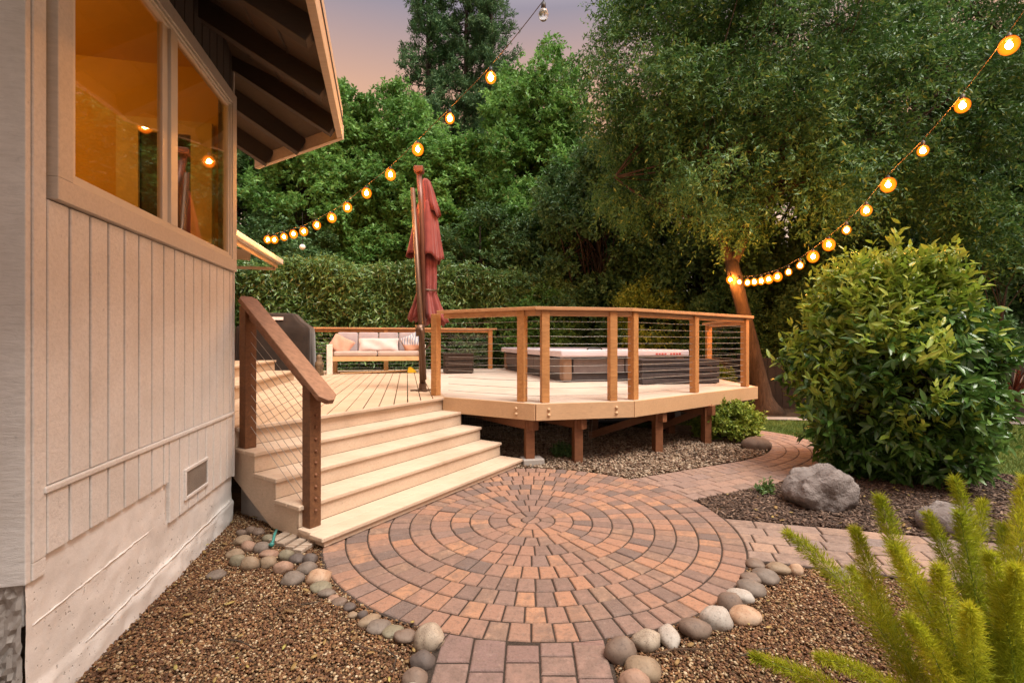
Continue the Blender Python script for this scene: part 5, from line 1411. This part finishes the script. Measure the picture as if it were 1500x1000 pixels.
V, Fc = twigs(C_o, O_o, rng, 6, 0.42, 13, 0.088, 0.030, up=0.0, spread=0.75, droop=0.35, leafdroop=0.25)
np_mesh('crown', V, Fc, M['oakleaf'], oak)

# ---- a broad leaved tree, its own limbs and crown, copied with new turns and sizes
def broad(name, label, loc, seed, hgt, rad, m, mt, lumps, group, L=0.125, low=0.22, spires=0):
    o = thing(name, label, 'tree', (0, 0, 0), group)
    rng = np.random.default_rng(seed)
    ells = [((0, 0, hgt * 0.50), (rad, rad, hgt * 0.30)), ((rad * 0.1, 0, hgt * 0.74), (rad * 0.68, rad * 0.68, hgt * 0.2)), ((-rad * 0.35, 0.2, hgt * 0.34), (rad * 0.85, rad * 0.85, hgt * 0.16)), ((rad * 0.4, -0.2, hgt * low), (rad * 0.8, rad * 0.8, hgt * 0.14))]
    for i in range(spires):
        a = rng.uniform(0, 6.28); ells.append(((math.cos(a) * rad * 0.5, math.sin(a) * rad * 0.5, hgt * rng.uniform(0.82, 0.92)), (rad * 0.22, rad * 0.22, hgt * 0.12)))
    C, O = env(ells, rng, lumps, 10, rad * 0.20)
    q = MB(); q.tube([(0, 0, -0.1), (0.05, 0, hgt * 0.25), (-0.05, 0.05, hgt * 0.55), (0.05, 0, hgt * 0.9)], [hgt * 0.018, hgt * 0.014, hgt * 0.009, 0.02], 10)
    limbs(q, [(0.02, 0, hgt * z) for z in (0.2, 0.3, 0.4, 0.5, 0.6, 0.7)], C, rng, 90, hgt * 0.006, 5)
    q.build('trunk', mt, o, smooth=True)
    V, Fc = twigs(C, O, rng, 6, rad * 0.15, 11, L, L * 0.5, up=0.3, spread=0.65, droop=0.15, leafdroop=0.15)
    np_mesh('crown', V, Fc, m, o)
    o.location = loc
    return o
def copy_tree(src, loc, rz, sc, label, m=None):
    r = src.copy(); COL.objects.link(r); r.location = loc; r.rotation_euler = (0, 0, rz); r.scale = sc; r['label'] = label
    for ch in src.children:
        c = ch.copy(); c.parent = r; COL.objects.link(c)
        if m and 'crown' in c.name and c.material_slots:
            c.material_slots[0].link = 'OBJECT'; c.material_slots[0].material = m
    return r
GT = 'trees behind the deck'
mp = broad('maple_tree', 'bright green leafy tree with a pointed top behind the umbrella', (0.75, 17.0, 0), 5, 12.0, 2.3, M['mapleleaf'], M['barkdark'], 250, GT, 0.15, 0.24, 0)
copy_tree(mp, (-2.3, 17.6, 0), 3.3, (1.05, 1.05, 0.79), 'lower bright leafy tree straight behind the umbrella, before the conifers')
copy_tree(mp, (-4.4, 18.5, 0), 2.1, (1.0, 1.0, 0.98), 'bright leafy tree left of the conifers, above the rear eave lights', M['mapleleaf'])
copy_tree(mp, (-7.2, 17.5, 0), 4.0, (1.0, 1.0, 0.99), 'tree seen just right of the house eave, over the hedge', M['mapleleaf'])
copy_tree(mp, (-10.2, 18.5, 0), 5.2, (1.1, 1.1, 0.92), 'leftmost tree, partly hidden by the house eave', M['darkleaf'])
copy_tree(mp, (1.9, 17.5, 0), 1.1, (1.0, 1.0, 0.76), 'tree behind the middle of the deck, left of the big spreading tree', M['mapleleaf'])
dk_ = broad('evergreen_tree', 'dark rounded evergreen behind the spa', (2.6, 14.2, 0), 9, 7.6, 2.3, M['darkleaf'], M['barkdark'], 135, GT, 0.12, 0.16)
copy_tree(dk_, (5.6, 14.5, 0), 1.3, (1.1, 1.1, 1.25), 'dark evergreen directly behind the orange lit trunk')
copy_tree(dk_, (8.6, 14.2, 0), 2.6, (1.1, 1.1, 1.3), 'dark evergreen behind the fence, left of the dense green bush top')
copy_tree(dk_, (12.0, 14.6, 0), 3.9, (1.2, 1.2, 1.35), 'dark evergreen behind the upper right of the dense green bush')
copy_tree(dk_, (15.0, 13.8, 0), 0.4, (1.2, 1.2, 1.5), 'dark evergreen at the right edge beyond the fence')
copy_tree(dk_, (-1.0, 14.8, 0), 5.0, (0.9, 0.9, 0.72), 'dark low evergreen between the umbrella and the spa, behind the hedge')
copy_tree(dk_, (-7.6, 15.2, 0), 2.0, (1.0, 1.0, 0.74), 'dark evergreen behind the hedge below the house eave')

# ---- three conifers
def conifer(name, label, loc, seed, hgt, rad):
    o = thing(name, label, 'conifer', (0, 0, 0), 'tall conifers behind the trees'); rng = np.random.default_rng(seed)
    q = MB(); q.tube([(0, 0, -0.1), (0.05, 0, hgt * 0.5), (0, 0, hgt)], [0.32, 0.2, 0.03], 9)
    C = []; O = []
    z = hgt * 0.25
    while z < hgt:
        f = (hgt - z) / (hgt * 0.75); R_b = rad * (0.16 + 0.84 * f ** 0.8)
        for _ in range(6):
            a = rng.uniform(0, 2 * PI); L_ = R_b * rng.uniform(0.45, 1.3); d = np.array([math.cos(a), math.sin(a), 0.18])
            e = np.array([0, 0, z]) + d * L_
            q.tube([(0, 0, z), tuple(np.array([0, 0, z]) + d * L_ * 0.5 + [0, 0, -0.1]), tuple(e)], [0.035, 0.025, 0.008], 4, False)
            k = max(2, int(L_ / 0.22))
            for j in range(k):
                u = 0.3 + 0.7 * (j + rng.uniform(0, 1)) / k
                C.append(np.array([0, 0, z]) + d * L_ * u + rng.normal(0, 0.09, 3)); O.append(d * 0.5 + np.array([0, 0, 0.4]))
        z += 0.62 * (0.5 + 0.5 * f)
    C = np.array(C); O = nrm(np.array(O))
    q.build('trunk', M['barkdark'], o, smooth=True)
    V, Fc = twigs(C, O, rng, 4, 0.40, 12, 0.19, 0.055, up=0.35, spread=0.5, start=0.08, droop=0.0, lup=0.5)
    np_mesh('crown', V, Fc, M['needle'], o); o.location = loc
    return o
cf = conifer('conifer_tree', 'left conifer of three, its spire reaching the top of the frame', (-4.75, 27.0, 0), 31, 26.0, 2.6)
copy_tree(cf, (-2.62, 27.5, 0), 2.0, (0.9, 0.9, 1.06), 'middle conifer of three, running out of the top of the frame')
copy_tree(cf, (-1.15, 27.0, 0), 4.1, (0.85, 0.85, 0.97), 'right conifer of three, beside the unlit bulb')

# ---- far wood closing the background
rng = np.random.default_rng(41)
n = 5200
cx = rng.uniform(-26, 34, n); cy = rng.uniform(20, 25, n) ; cz = rng.uniform(0, 1, n) ** 0.9 * (3.4 + 0.9 * np.sin(cx * 0.7) + 0.7 * np.sin(cx * 1.9 + 1))
C = np.stack([cx, cy, cz], 1); O = nrm(rng.normal(0, 0.5, (n, 3)) + np.array([0, -0.7, 0.3]))
V, Fc = twigs(C, O, rng, 4, 0.7, 8, 0.26, 0.15, start=0.3)
o = np_mesh('far_trees', V, Fc, M['darkleaf']); tag(o, 'dark mass of distant trees closing the garden behind everything', 'trees', None, 'stuff')

# ---- hedge behind the back railing
rng = np.random.default_rng(51)
hedge = thing('hedge', 'tall dense laurel hedge with long drooping leaves behind the back railing', 'hedge', (-2.5, 13.0, -0.05))
n = 6200
cx = rng.uniform(-9.0, 1.6, n); fr_ = rng.uniform(0, 1, n)
top = 3.28 + 0.10 * np.sin(cx * 2.1) + 0.08 * np.sin(cx * 5.3 + 1) - np.where(cx > -0.6, (cx + 0.6) * 0.28, 0)
yb = 12.45 + 0.235 * (cx + 2.5) * 0.55
front = fr_ < 0.72
cy = np.where(front, yb + np.abs(rng.normal(0, 0.13, n)), yb + rng.uniform(0, 1.2, n))
cz = np.where(front, rng.uniform(0.0, 1, n) * top, top - np.abs(rng.normal(0, 0.10, n)))
cy += 0.14 * np.sin(cx * 3.3 + cz * 2.2)
O = np.where(front[:, None], np.array([0, -1, 0.2]), np.array([0, -0.2, 1.0])) + rng.normal(0, 0.35, (n, 3))
C_h = np.stack([cx, cy, cz], 1)
V, Fc = twigs(C_h, nrm(O), rng, 3, 0.30, 7, 0.135, 0.038, up=0.15, spread=0.6, start=0.06, droop=0.4, leafdroop=0.55, lup=0.35)
np_mesh('foliage', V, Fc, M['hedgeleaf'], hedge)
q = MB(); limbs(q, [(x, 13.1, 0.0) for x in np.arange(-8.5, 1.5, 0.7)], C_h, rng, 120, 0.03, 5); q.build('stems', M['barkdark'], hedge)
# ---- shrubs
def shrub(name, label, cat, loc, r, m, seed, lumps, L, Wd, tl, group=None, mt=None, per=8, big=False):
    o = thing(name, label, cat, loc, group); rng = np.random.default_rng(seed)
    C, O = env([((loc[0], loc[1], loc[2] + r[2]), (r[0] * 0.85, r[1] * 0.85, r[2] * 0.85))], rng, lumps, per, min(r) * 0.25, (0.6, 1.0), -0.9)
    q = MB(); limbs(q, [(loc[0] + rng.normal(0, 0.04), loc[1] + rng.normal(0, 0.04), loc[2] - 0.02) for _ in range(6)], C, rng, 40, 0.014 * max(1, max(r)), 5); q.build('stems', mt or M['barkdark'], o)
    V, Fc = twigs(C, O, rng, 5, tl, 8, L, Wd, up=0.4, spread=0.55, start=0.03, droop=0.05, big=big)
    np_mesh('foliage', V, Fc, m, o); return o
shrub('lime_shrub', 'clipped yellow green shrub under the right end of the deck', 'shrub', (3.02, 6.75, -0.03), (0.44, 0.38, 0.275), M['limeleaf'], 61, 60, 0.045, 0.026, 0.09)
shrub('lime_shrub', 'feathery lime shrub between the hedge and the spa', 'shrub', (0.55, 13.0, -0.05), (1.25, 0.7, 1.55), M['mapleleaf'], 62, 110, 0.10, 0.045, 0.25)
shrub('background_shrub', 'olive bushy shrub behind the right half of the spa', 'shrub', (3.6, 12.6, -0.05), (1.1, 0.9, 1.55), M['limeleaf'], 63, 90, 0.09, 0.04, 0.25)
shrub('background_shrub', 'dark shrub behind the middle of the spa', 'shrub', (2.0, 13.4, -0.05), (1.3, 0.9, 1.5), M['darkleaf'], 64, 110, 0.10, 0.05, 0.25)
shrub('background_shrub', 'dark shrub at the foot of the orange lit tree trunk', 'shrub', (5.3, 11.6, -0.05), (1.3, 0.8, 1.4), M['darkleaf'], 65, 110, 0.09, 0.045, 0.22)
shrub('background_shrub', 'low dark shrub behind the far end of the deck', 'shrub', (4.25, 10.4, -0.05), (0.6, 0.5, 0.42), M['limeleaf'], 66, 50, 0.07, 0.03, 0.16)
shrub('background_shrub', 'dark shrub against the fence left of the dense green bush', 'shrub', (7.4, 11.0, -0.05), (1.4, 0.8, 1.5), M['darkleaf'], 67, 110, 0.10, 0.05, 0.22)
shrub('background_shrub', 'dark shrub over the fence behind the right side of the dense green bush', 'shrub', (10.2, 11.2, -0.05), (1.6, 0.8, 1.3), M['darkleaf'], 68, 110, 0.10, 0.05, 0.22)
shrub('ground_plant', 'little dark weed sprouting under the deck by the netting', 'plant', (0.62, 5.72, -0.02), (0.14, 0.08, 0.05), M['darkleaf'], 69, 10, 0.035, 0.016, 0.06)
shrub('ground_plant', 'tiny green sprout beside the boulder', 'plant', (2.30, 4.35, -0.02), (0.03, 0.03, 0.035), M['hedgeleaf'], 70, 3, 0.024, 0.010, 0.035)

# ---- the dense glossy bush on the mulch
bush = thing('glossy_bush', 'dense rounded bush with big glossy leaves and yellow green new shoots on the mulch', 'bush', (3.98, 4.95, -0.03))
rng = np.random.default_rng(71)
bc = np.array([3.92, 4.95, 0])
n = 1250
u = nrm(rng.normal(0, 1, (n, 3)))
zc = 1.04
# profile: wide low-middle, narrower rounded top, tucked-in base
zz = zc + u[:, 2] * 0.95
def prof_r(z): return np.interp(z, [0.0, 0.15, 0.45, 0.8, 1.2, 1.6, 1.95, 2.2, 2.35], [0.20, 0.46, 0.68, 0.78, 0.72, 0.55, 0.36, 0.20, 0.08])
ang = np.arctan2(u[:, 1], u[:, 0])
lump = 1 + 0.17 * np.sin(ang * 4 + zz * 3) + 0.12 * np.sin(ang * 7 - zz * 5)
inn_ = np.where(rng.uniform(0, 1, n) < 0.7, rng.uniform(0.82, 1.0, n), rng.uniform(0.4, 0.85, n))
rr = prof_r(zz) * lump * inn_
C = np.stack([bc[0] + np.cos(ang) * rr, bc[1] + np.sin(ang) * rr, zz], 1)
O = nrm(np.stack([np.cos(ang), np.sin(ang), u[:, 2] * 0.8 + 0.1], 1))
gap = (C[:, 2] < 0.72) & (C[:, 2] > 0.5) & (np.abs(C[:, 0] - 3.45) < 0.12)
C = C[~gap]; O = O[~gap]
ld_ = rng.uniform(-1, 1, (26, 2)) * 0.55
lt = np.stack([bc[0] - 0.05 + ld_[:, 0], bc[1] + ld_[:, 1] * 0.8, 2.0 + rng.uniform(-0.1, 0.16, 26) - 0.75 * np.abs(ld_[:, 0]) ** 1.5], 1)
C = np.concatenate([C, lt]); O = np.concatenate([O, np.tile([0.0, 0.0, 1.6], (26, 1)) + rng.normal(0, 0.2, (26, 3))])
q = MB()
q.tube([(3.98, 4.95, -0.05), (3.97, 4.95, 0.3), (3.92, 4.95, 0.9), (3.9, 4.95, 1.6)], [0.055, 0.045, 0.035, 0.015], 9)
q.tube([(4.02, 4.93, -0.05), (4.12, 4.95, 0.3), (4.25, 4.95, 0.8)], [0.04, 0.03, 0.015], 8)
limbs(q, [(3.97, 4.95, z) for z in (0.2, 0.4, 0.7, 1.0, 1.3)], C, rng, 120, 0.018, 5)
q.build('stems', M['barkdark'], bush, smooth=True)
young = ((C[:, 2] > 1.5) & (rng.uniform(0, 1, len(C)) < 0.8)) | ((C[:, 0] < 3.85) & (C[:, 2] > 0.5) & (rng.uniform(0, 1, len(C)) < 0.5)) | (rng.uniform(0, 1, len(C)) < 0.08)
V, Fc = twigs(C[~young], O[~young], rng, 2, 0.16, 8, 0.125, 0.050, up=0.15, spread=0.4, start=0.03, droop=0.1, lup=0.7, big=True, leafdroop=0.2, curl=0.16)
np_mesh('foliage', V, Fc, M['bushleaf'], bush, True)
V, Fc = twigs(C[young], O[young], rng, 2, 0.30, 9, 0.10, 0.040, up=0.9, spread=0.3, start=0.03, droop=0.0, lup=0.4, big=True, leafdroop=-0.15, curl=0.05)
np_mesh('young_shoots', V, Fc, M['newleaf'], bush, True)

# ---- foxtail fern in the near right corner: every plume a part
fern = thing('foxtail_fern', 'bright yellow green foxtail fern with plume-like fronds in the near right corner', 'fern', (1.40, 1.38, -0.02))
rng = np.random.default_rng(81)
def plume(tip, base, mid, rad, N):
    P = catmull([base, mid, tip], 16)if False else None
    b_, m_, t_ = np.array(base), np.array(mid), np.array(tip)
    s = np.sort(rng.uniform(0, 1, N)) ** 0.9
    B2 = lambda s: ((1 - s) ** 2)[:, None] * b_ + (2 * s * (1 - s))[:, None] * m_ + (s ** 2)[:, None] * t_
    p = B2(s); d = nrm(B2(np.minimum(s + 0.02, 1.02)) - B2(s - 0.02))
    a = nrm(np.cross(d, rng.normal(0, 1, (N, 3))))
    R = 0.95 * rad * np.interp(s, [0, 0.10, 0.40, 0.70, 0.88, 1.0], [0.5, 0.9, 1.0, 0.74, 0.42, 0.06]) * rng.uniform(0.45, 1.3, N)
    # side branchlets carrying short needles
    k = rng.uniform(0.25, 1.0, N)
    pos = p + a * (R * k * 0.8)[:, None] + d * (R * 0.5 * k)[:, None]
    ld = a * 0.8 + d * 0.75 + rng.normal(0, 0.45, (N, 3))
    V, Fc = leaves(pos, ld, rng.normal(0, 1, (N, 3)), rng.uniform(0.016, 0.034, N), rng.uniform(0.0014, 0.0025, N), 0.3)
    np_mesh('frond', V, Fc, M['fern'], fern)
    q.tube([tuple(x) for x in B2(np.linspace(0, 1, 12))], [0.0035 * (1 - 0.8 * i / 11) for i in range(12)], 6)
q = MB()
fb = Vector((1.40, 1.38, 0.0))
fr_spec = [ # tip px, depth, radius
 (1152, 780, 1.55, 0.052), (1252, 775, 1.60, 0.045), (1288, 728, 1.55, 0.058), (1358, 752, 1.62, 0.050), (1398, 700, 1.60, 0.046), (1405, 752, 1.50, 0.052),
 (1440, 735, 1.72, 0.045), (1468, 768, 1.66, 0.040), (1502, 700, 1.55, 0.055), (1246, 832, 1.72, 0.038), (1105, 962, 1.42, 0.038), (1200, 962, 1.34, 0.036),
 (1310, 800, 1.42, 0.055), (1375, 830, 1.36, 0.055), (1450, 810, 1.40, 0.058), (1540, 760, 1.45, 0.055), (1530, 690, 1.65, 0.05), (1490, 830, 1.32, 0.055), (1420, 890, 1.25, 0.05), (1330, 905, 1.30, 0.045)]
for i, (px, py, y, r) in enumerate(fr_spec):
    tip = at(px, py, y); base = fb + Vector((random.gauss(0, 0.05), random.gauss(0, 0.05), 0))
    mid = base.lerp(tip, 0.5) + Vector((random.gauss(0, 0.035), random.gauss(0, 0.03), 0.10 + 0.12 * abs(tip.x - base.x))) if tip.z > 0.3 else base.lerp(tip, 0.5) + Vector((0, 0, 0.22))
    if i == 4: mid += Vector((0.04, 0, 0))
    plume(tip, base, mid, r, int(2200 + 44000 * r))
q.build('stems', M['newleaf'], fern, smooth=True)

# ================================================================== FENCE, RED PLANT, NEIGHBOUR
M['fence'] = wood('dark_fence', (0.022, 0.016, 0.013), (0.055, 0.040, 0.032), rot=(0, PI / 2, 0))
fe = thing('wooden_fence', 'dark brown vertical board fence beyond the lawn', 'fence', (8.0, 9.3, -0.05))
FA, FB = Vector((2.2, 10.95, 0)), Vector((16.0, 8.0, 0)); fdv = (FB - FA).normalized(); fl = (FB - FA).length; fnv = Z3.cross(fdv)
q = MB(); k = 0.0
while k < fl:
    wd_ = 0.14; c = FA + fdv * (k + wd_ / 2) + fnv * (0.006 if int(k / wd_) % 2 else 0); h_ = 1.07 + random.gauss(0, 0.006)
    q.obox(c + Z3 * (h_ / 2 - 0.05), fdv, fnv, Z3, wd_ / 2 - 0.003, 0.010, h_ / 2 + 0.0); k += wd_
q.build('boards', M['fence'], fe)
q = MB()
for z in (0.2, 0.9): q.beam(FA + fnv * 0.045 + Z3 * z, FB + fnv * 0.045 + Z3 * z, 0.04, 0.09)
q.build('rails', M['fence'], fe)
for i in range(6):
    c = FA + fdv * (i * fl / 5) + fnv * 0.10; q = MB(); q.obox(c + Z3 * 0.52, fdv, fnv, Z3, 0.05, 0.05, 0.57); q.build('post', M['fence'], fe)
rp = thing('cordyline', 'spiky red-leaved plant in front of the dark fence at the right edge', 'plant', (8.75, 8.35, -0.05))
rng = np.random.default_rng(91); n = 130
a = rng.uniform(0, 2 * PI, n); el = rng.uniform(-0.1, 1.5, n); d = np.stack([np.cos(a) * np.cos(el), np.sin(a) * np.cos(el), np.sin(el)], 1)
V, Fc = bigleaves(np.tile(np.array([8.75, 8.35, 0.32]), (n, 1)) + d * 0.03, d, rng.normal(0, 0.3, (n, 3)) + np.array([0, 0, 1]), rng.uniform(0.45, 0.75, n), rng.uniform(0.03, 0.045, n), 0.22)
np_mesh('leaves', V, Fc, leafmat('red_blade', [(0.10, 0.02, 0.015), (0.20, 0.05, 0.03), (0.26, 0.14, 0.07)], 0.5, 0.2), rp)
q = MB(); q.tube([(8.75, 8.35, -0.05), (8.75, 8.35, 0.35)], 0.035, 8); q.build('stem', M['barkdark'], rp, smooth=True)
sb = thing('slender_tree', 'thin leaning tree stem in front of the fence at the right edge', 'tree', (8.6, 8.5, -0.05))
q = MB(); q.tube([(8.72, 8.5, -0.1), at(1482, 560, 8.5), at(1466, 522, 8.5), at(1464, 500, 8.55), at(1468, 460, 8.6), at(1475, 420, 8.7)], [0.05, 0.045, 0.04, 0.032, 0.025, 0.012], 8)
C, O = env([((9.2, 8.8, 3.3), (1.0, 0.9, 0.8))], rng, 34, 8, 0.3)
limbs(q, [at(1464, 500, 8.55), at(1468, 460, 8.6), at(1475, 420, 8.7)], C, rng, 7, 0.012, 5)
q.build('trunk', M['barkdark'], sb, smooth=True)
V, Fc = twigs(C, O, rng, 5, 0.3, 9, 0.09, 0.035, droop=0.3, leafdroop=0.2); np_mesh('crown', V, Fc, M['oakleaf'], sb)
nh = thing('neighbour_house', 'pale neighbouring house with low roof glimpsed over the fence at the right edge', 'house', (19.0, 18.0, -0.05))
q = MB(); q.box(15.0, 24.0, 17.0, 22.0, -0.05, 2.5); q.build('wall', plain('pale_wall', (0.55, 0.55, 0.56), 0.7), nh)
q = MB(); q.extrude([(14.6, 16.5, 2.4), (24.4, 16.5, 2.4), (24.4, 19.5, 3.7), (14.6, 19.5, 3.7)], (0, 0, 0.12)); q.extrude([(14.6, 19.5, 3.7), (24.4, 19.5, 3.7), (24.4, 22.5, 2.4), (14.6, 22.5, 2.4)], (0, 0, 0.12)); q.build('roof', M['shingle'], nh)
for x in (16.2, 19.0):
    q = MB(); q.box(x, x + 1.1, 16.93, 16.99, 0.9, 2.1); wn = q.build('window', M['whitepaint'], nh); q = MB(); q.box(x + 0.08, x + 1.02, 16.91, 16.925, 0.98, 2.02); q.build('pane', plain('blue_pane', (0.10, 0.16, 0.30), 0.2, 0.6), wn)

# ================================================================== SKY, SUN, CAMERA
SUN_EL, SUN_AZ = math.radians(64), math.radians(128)     # azimuth clockwise from +Y: glow from the right, a little behind the viewer
wd = bpy.data.worlds.new('World'); SC.world = wd; wd.use_nodes = True
nt = wd.node_tree; nt.nodes.clear()
out = nt.nodes.new('ShaderNodeOutputWorld'); bg = nt.nodes.new('ShaderNodeBackground'); bg2 = nt.nodes.new('ShaderNodeBackground'); ad = nt.nodes.new('ShaderNodeAddShader')
sky = nt.nodes.new('ShaderNodeTexSky'); sky.sky_type = 'NISHITA'; sky.sun_disc = False; sky.sun_elevation = SUN_EL; sky.sun_rotation = SUN_AZ
sky.dust_density = 3.0; sky.altitude = 50
nt.links.new(sky.outputs[0], bg.inputs[0]); bg.inputs[1].default_value = 0.012
tc = nt.nodes.new('ShaderNodeTexCoord'); sx = nt.nodes.new('ShaderNodeSeparateXYZ'); nt.links.new(tc.outputs['Generated'], sx.inputs[0])
rp_ = nt.nodes.new('ShaderNodeValToRGB'); nt.links.new(sx.outputs[2], rp_.inputs[0])
stops = [(0.0, (0.66, 0.60, 0.58)), (0.18, (0.58, 0.40, 0.28)), (0.36, (0.49, 0.25, 0.11)), (0.46, (0.38, 0.21, 0.12)), (0.57, (0.175, 0.142, 0.155)), (0.72, (0.50, 0.47, 0.48)), (1.0, (1.0, 0.95, 0.92))]
e = rp_.color_ramp.elements
while len(e) < len(stops): e.new(0.5)
for i, (p, c) in enumerate(stops): e[i].position = p; e[i].color = c + (1,)
nt.links.new(rp_.outputs[0], bg2.inputs[0]); bg2.inputs[1].default_value = 0.68
nt.links.new(bg.outputs[0], ad.inputs[0]); nt.links.new(bg2.outputs[0], ad.inputs[1]); nt.links.new(ad.outputs[0], out.inputs[0])
sl = bpy.data.lights.new('sun', 'SUN'); sl.energy = 2.2; sl.angle = math.radians(28); sl.color = (1.0, 0.94, 0.86)
so = bpy.data.objects.new('sun', sl); COL.objects.link(so)
dv = Vector((math.sin(SUN_AZ) * math.cos(SUN_EL), math.cos(SUN_AZ) * math.cos(SUN_EL), math.sin(SUN_EL)))
so.rotation_euler = dv.to_track_quat('Z', 'Y').to_euler(); so.location = dv * 30
cam = bpy.data.cameras.new('camera'); cam.sensor_width = 36; cam.lens = F / 1500 * 36; cam.clip_start = 0.02; cam.clip_end = 500
co = bpy.data.objects.new('camera', cam); COL.objects.link(co); co.location = (0, 0, H); co.rotation_euler = (PI / 2, 0, 0); SC.camera = co
SC.view_settings.view_transform = 'Standard'; SC.view_settings.look = 'None'; SC.view_settings.exposure = 1.4; SC.view_settings.gamma = 1
SC.cycles.max_bounces = 6; SC.cycles.diffuse_bounces = 3; SC.cycles.glossy_bounces = 3; SC.cycles.transmission_bounces = 4; SC.cycles.transparent_max_bounces = 12
SC.cycles.caustics_reflective = False; SC.cycles.caustics_refractive = False
SC.cycles.sample_clamp_indirect = 6; SC.cycles.use_denoising = True
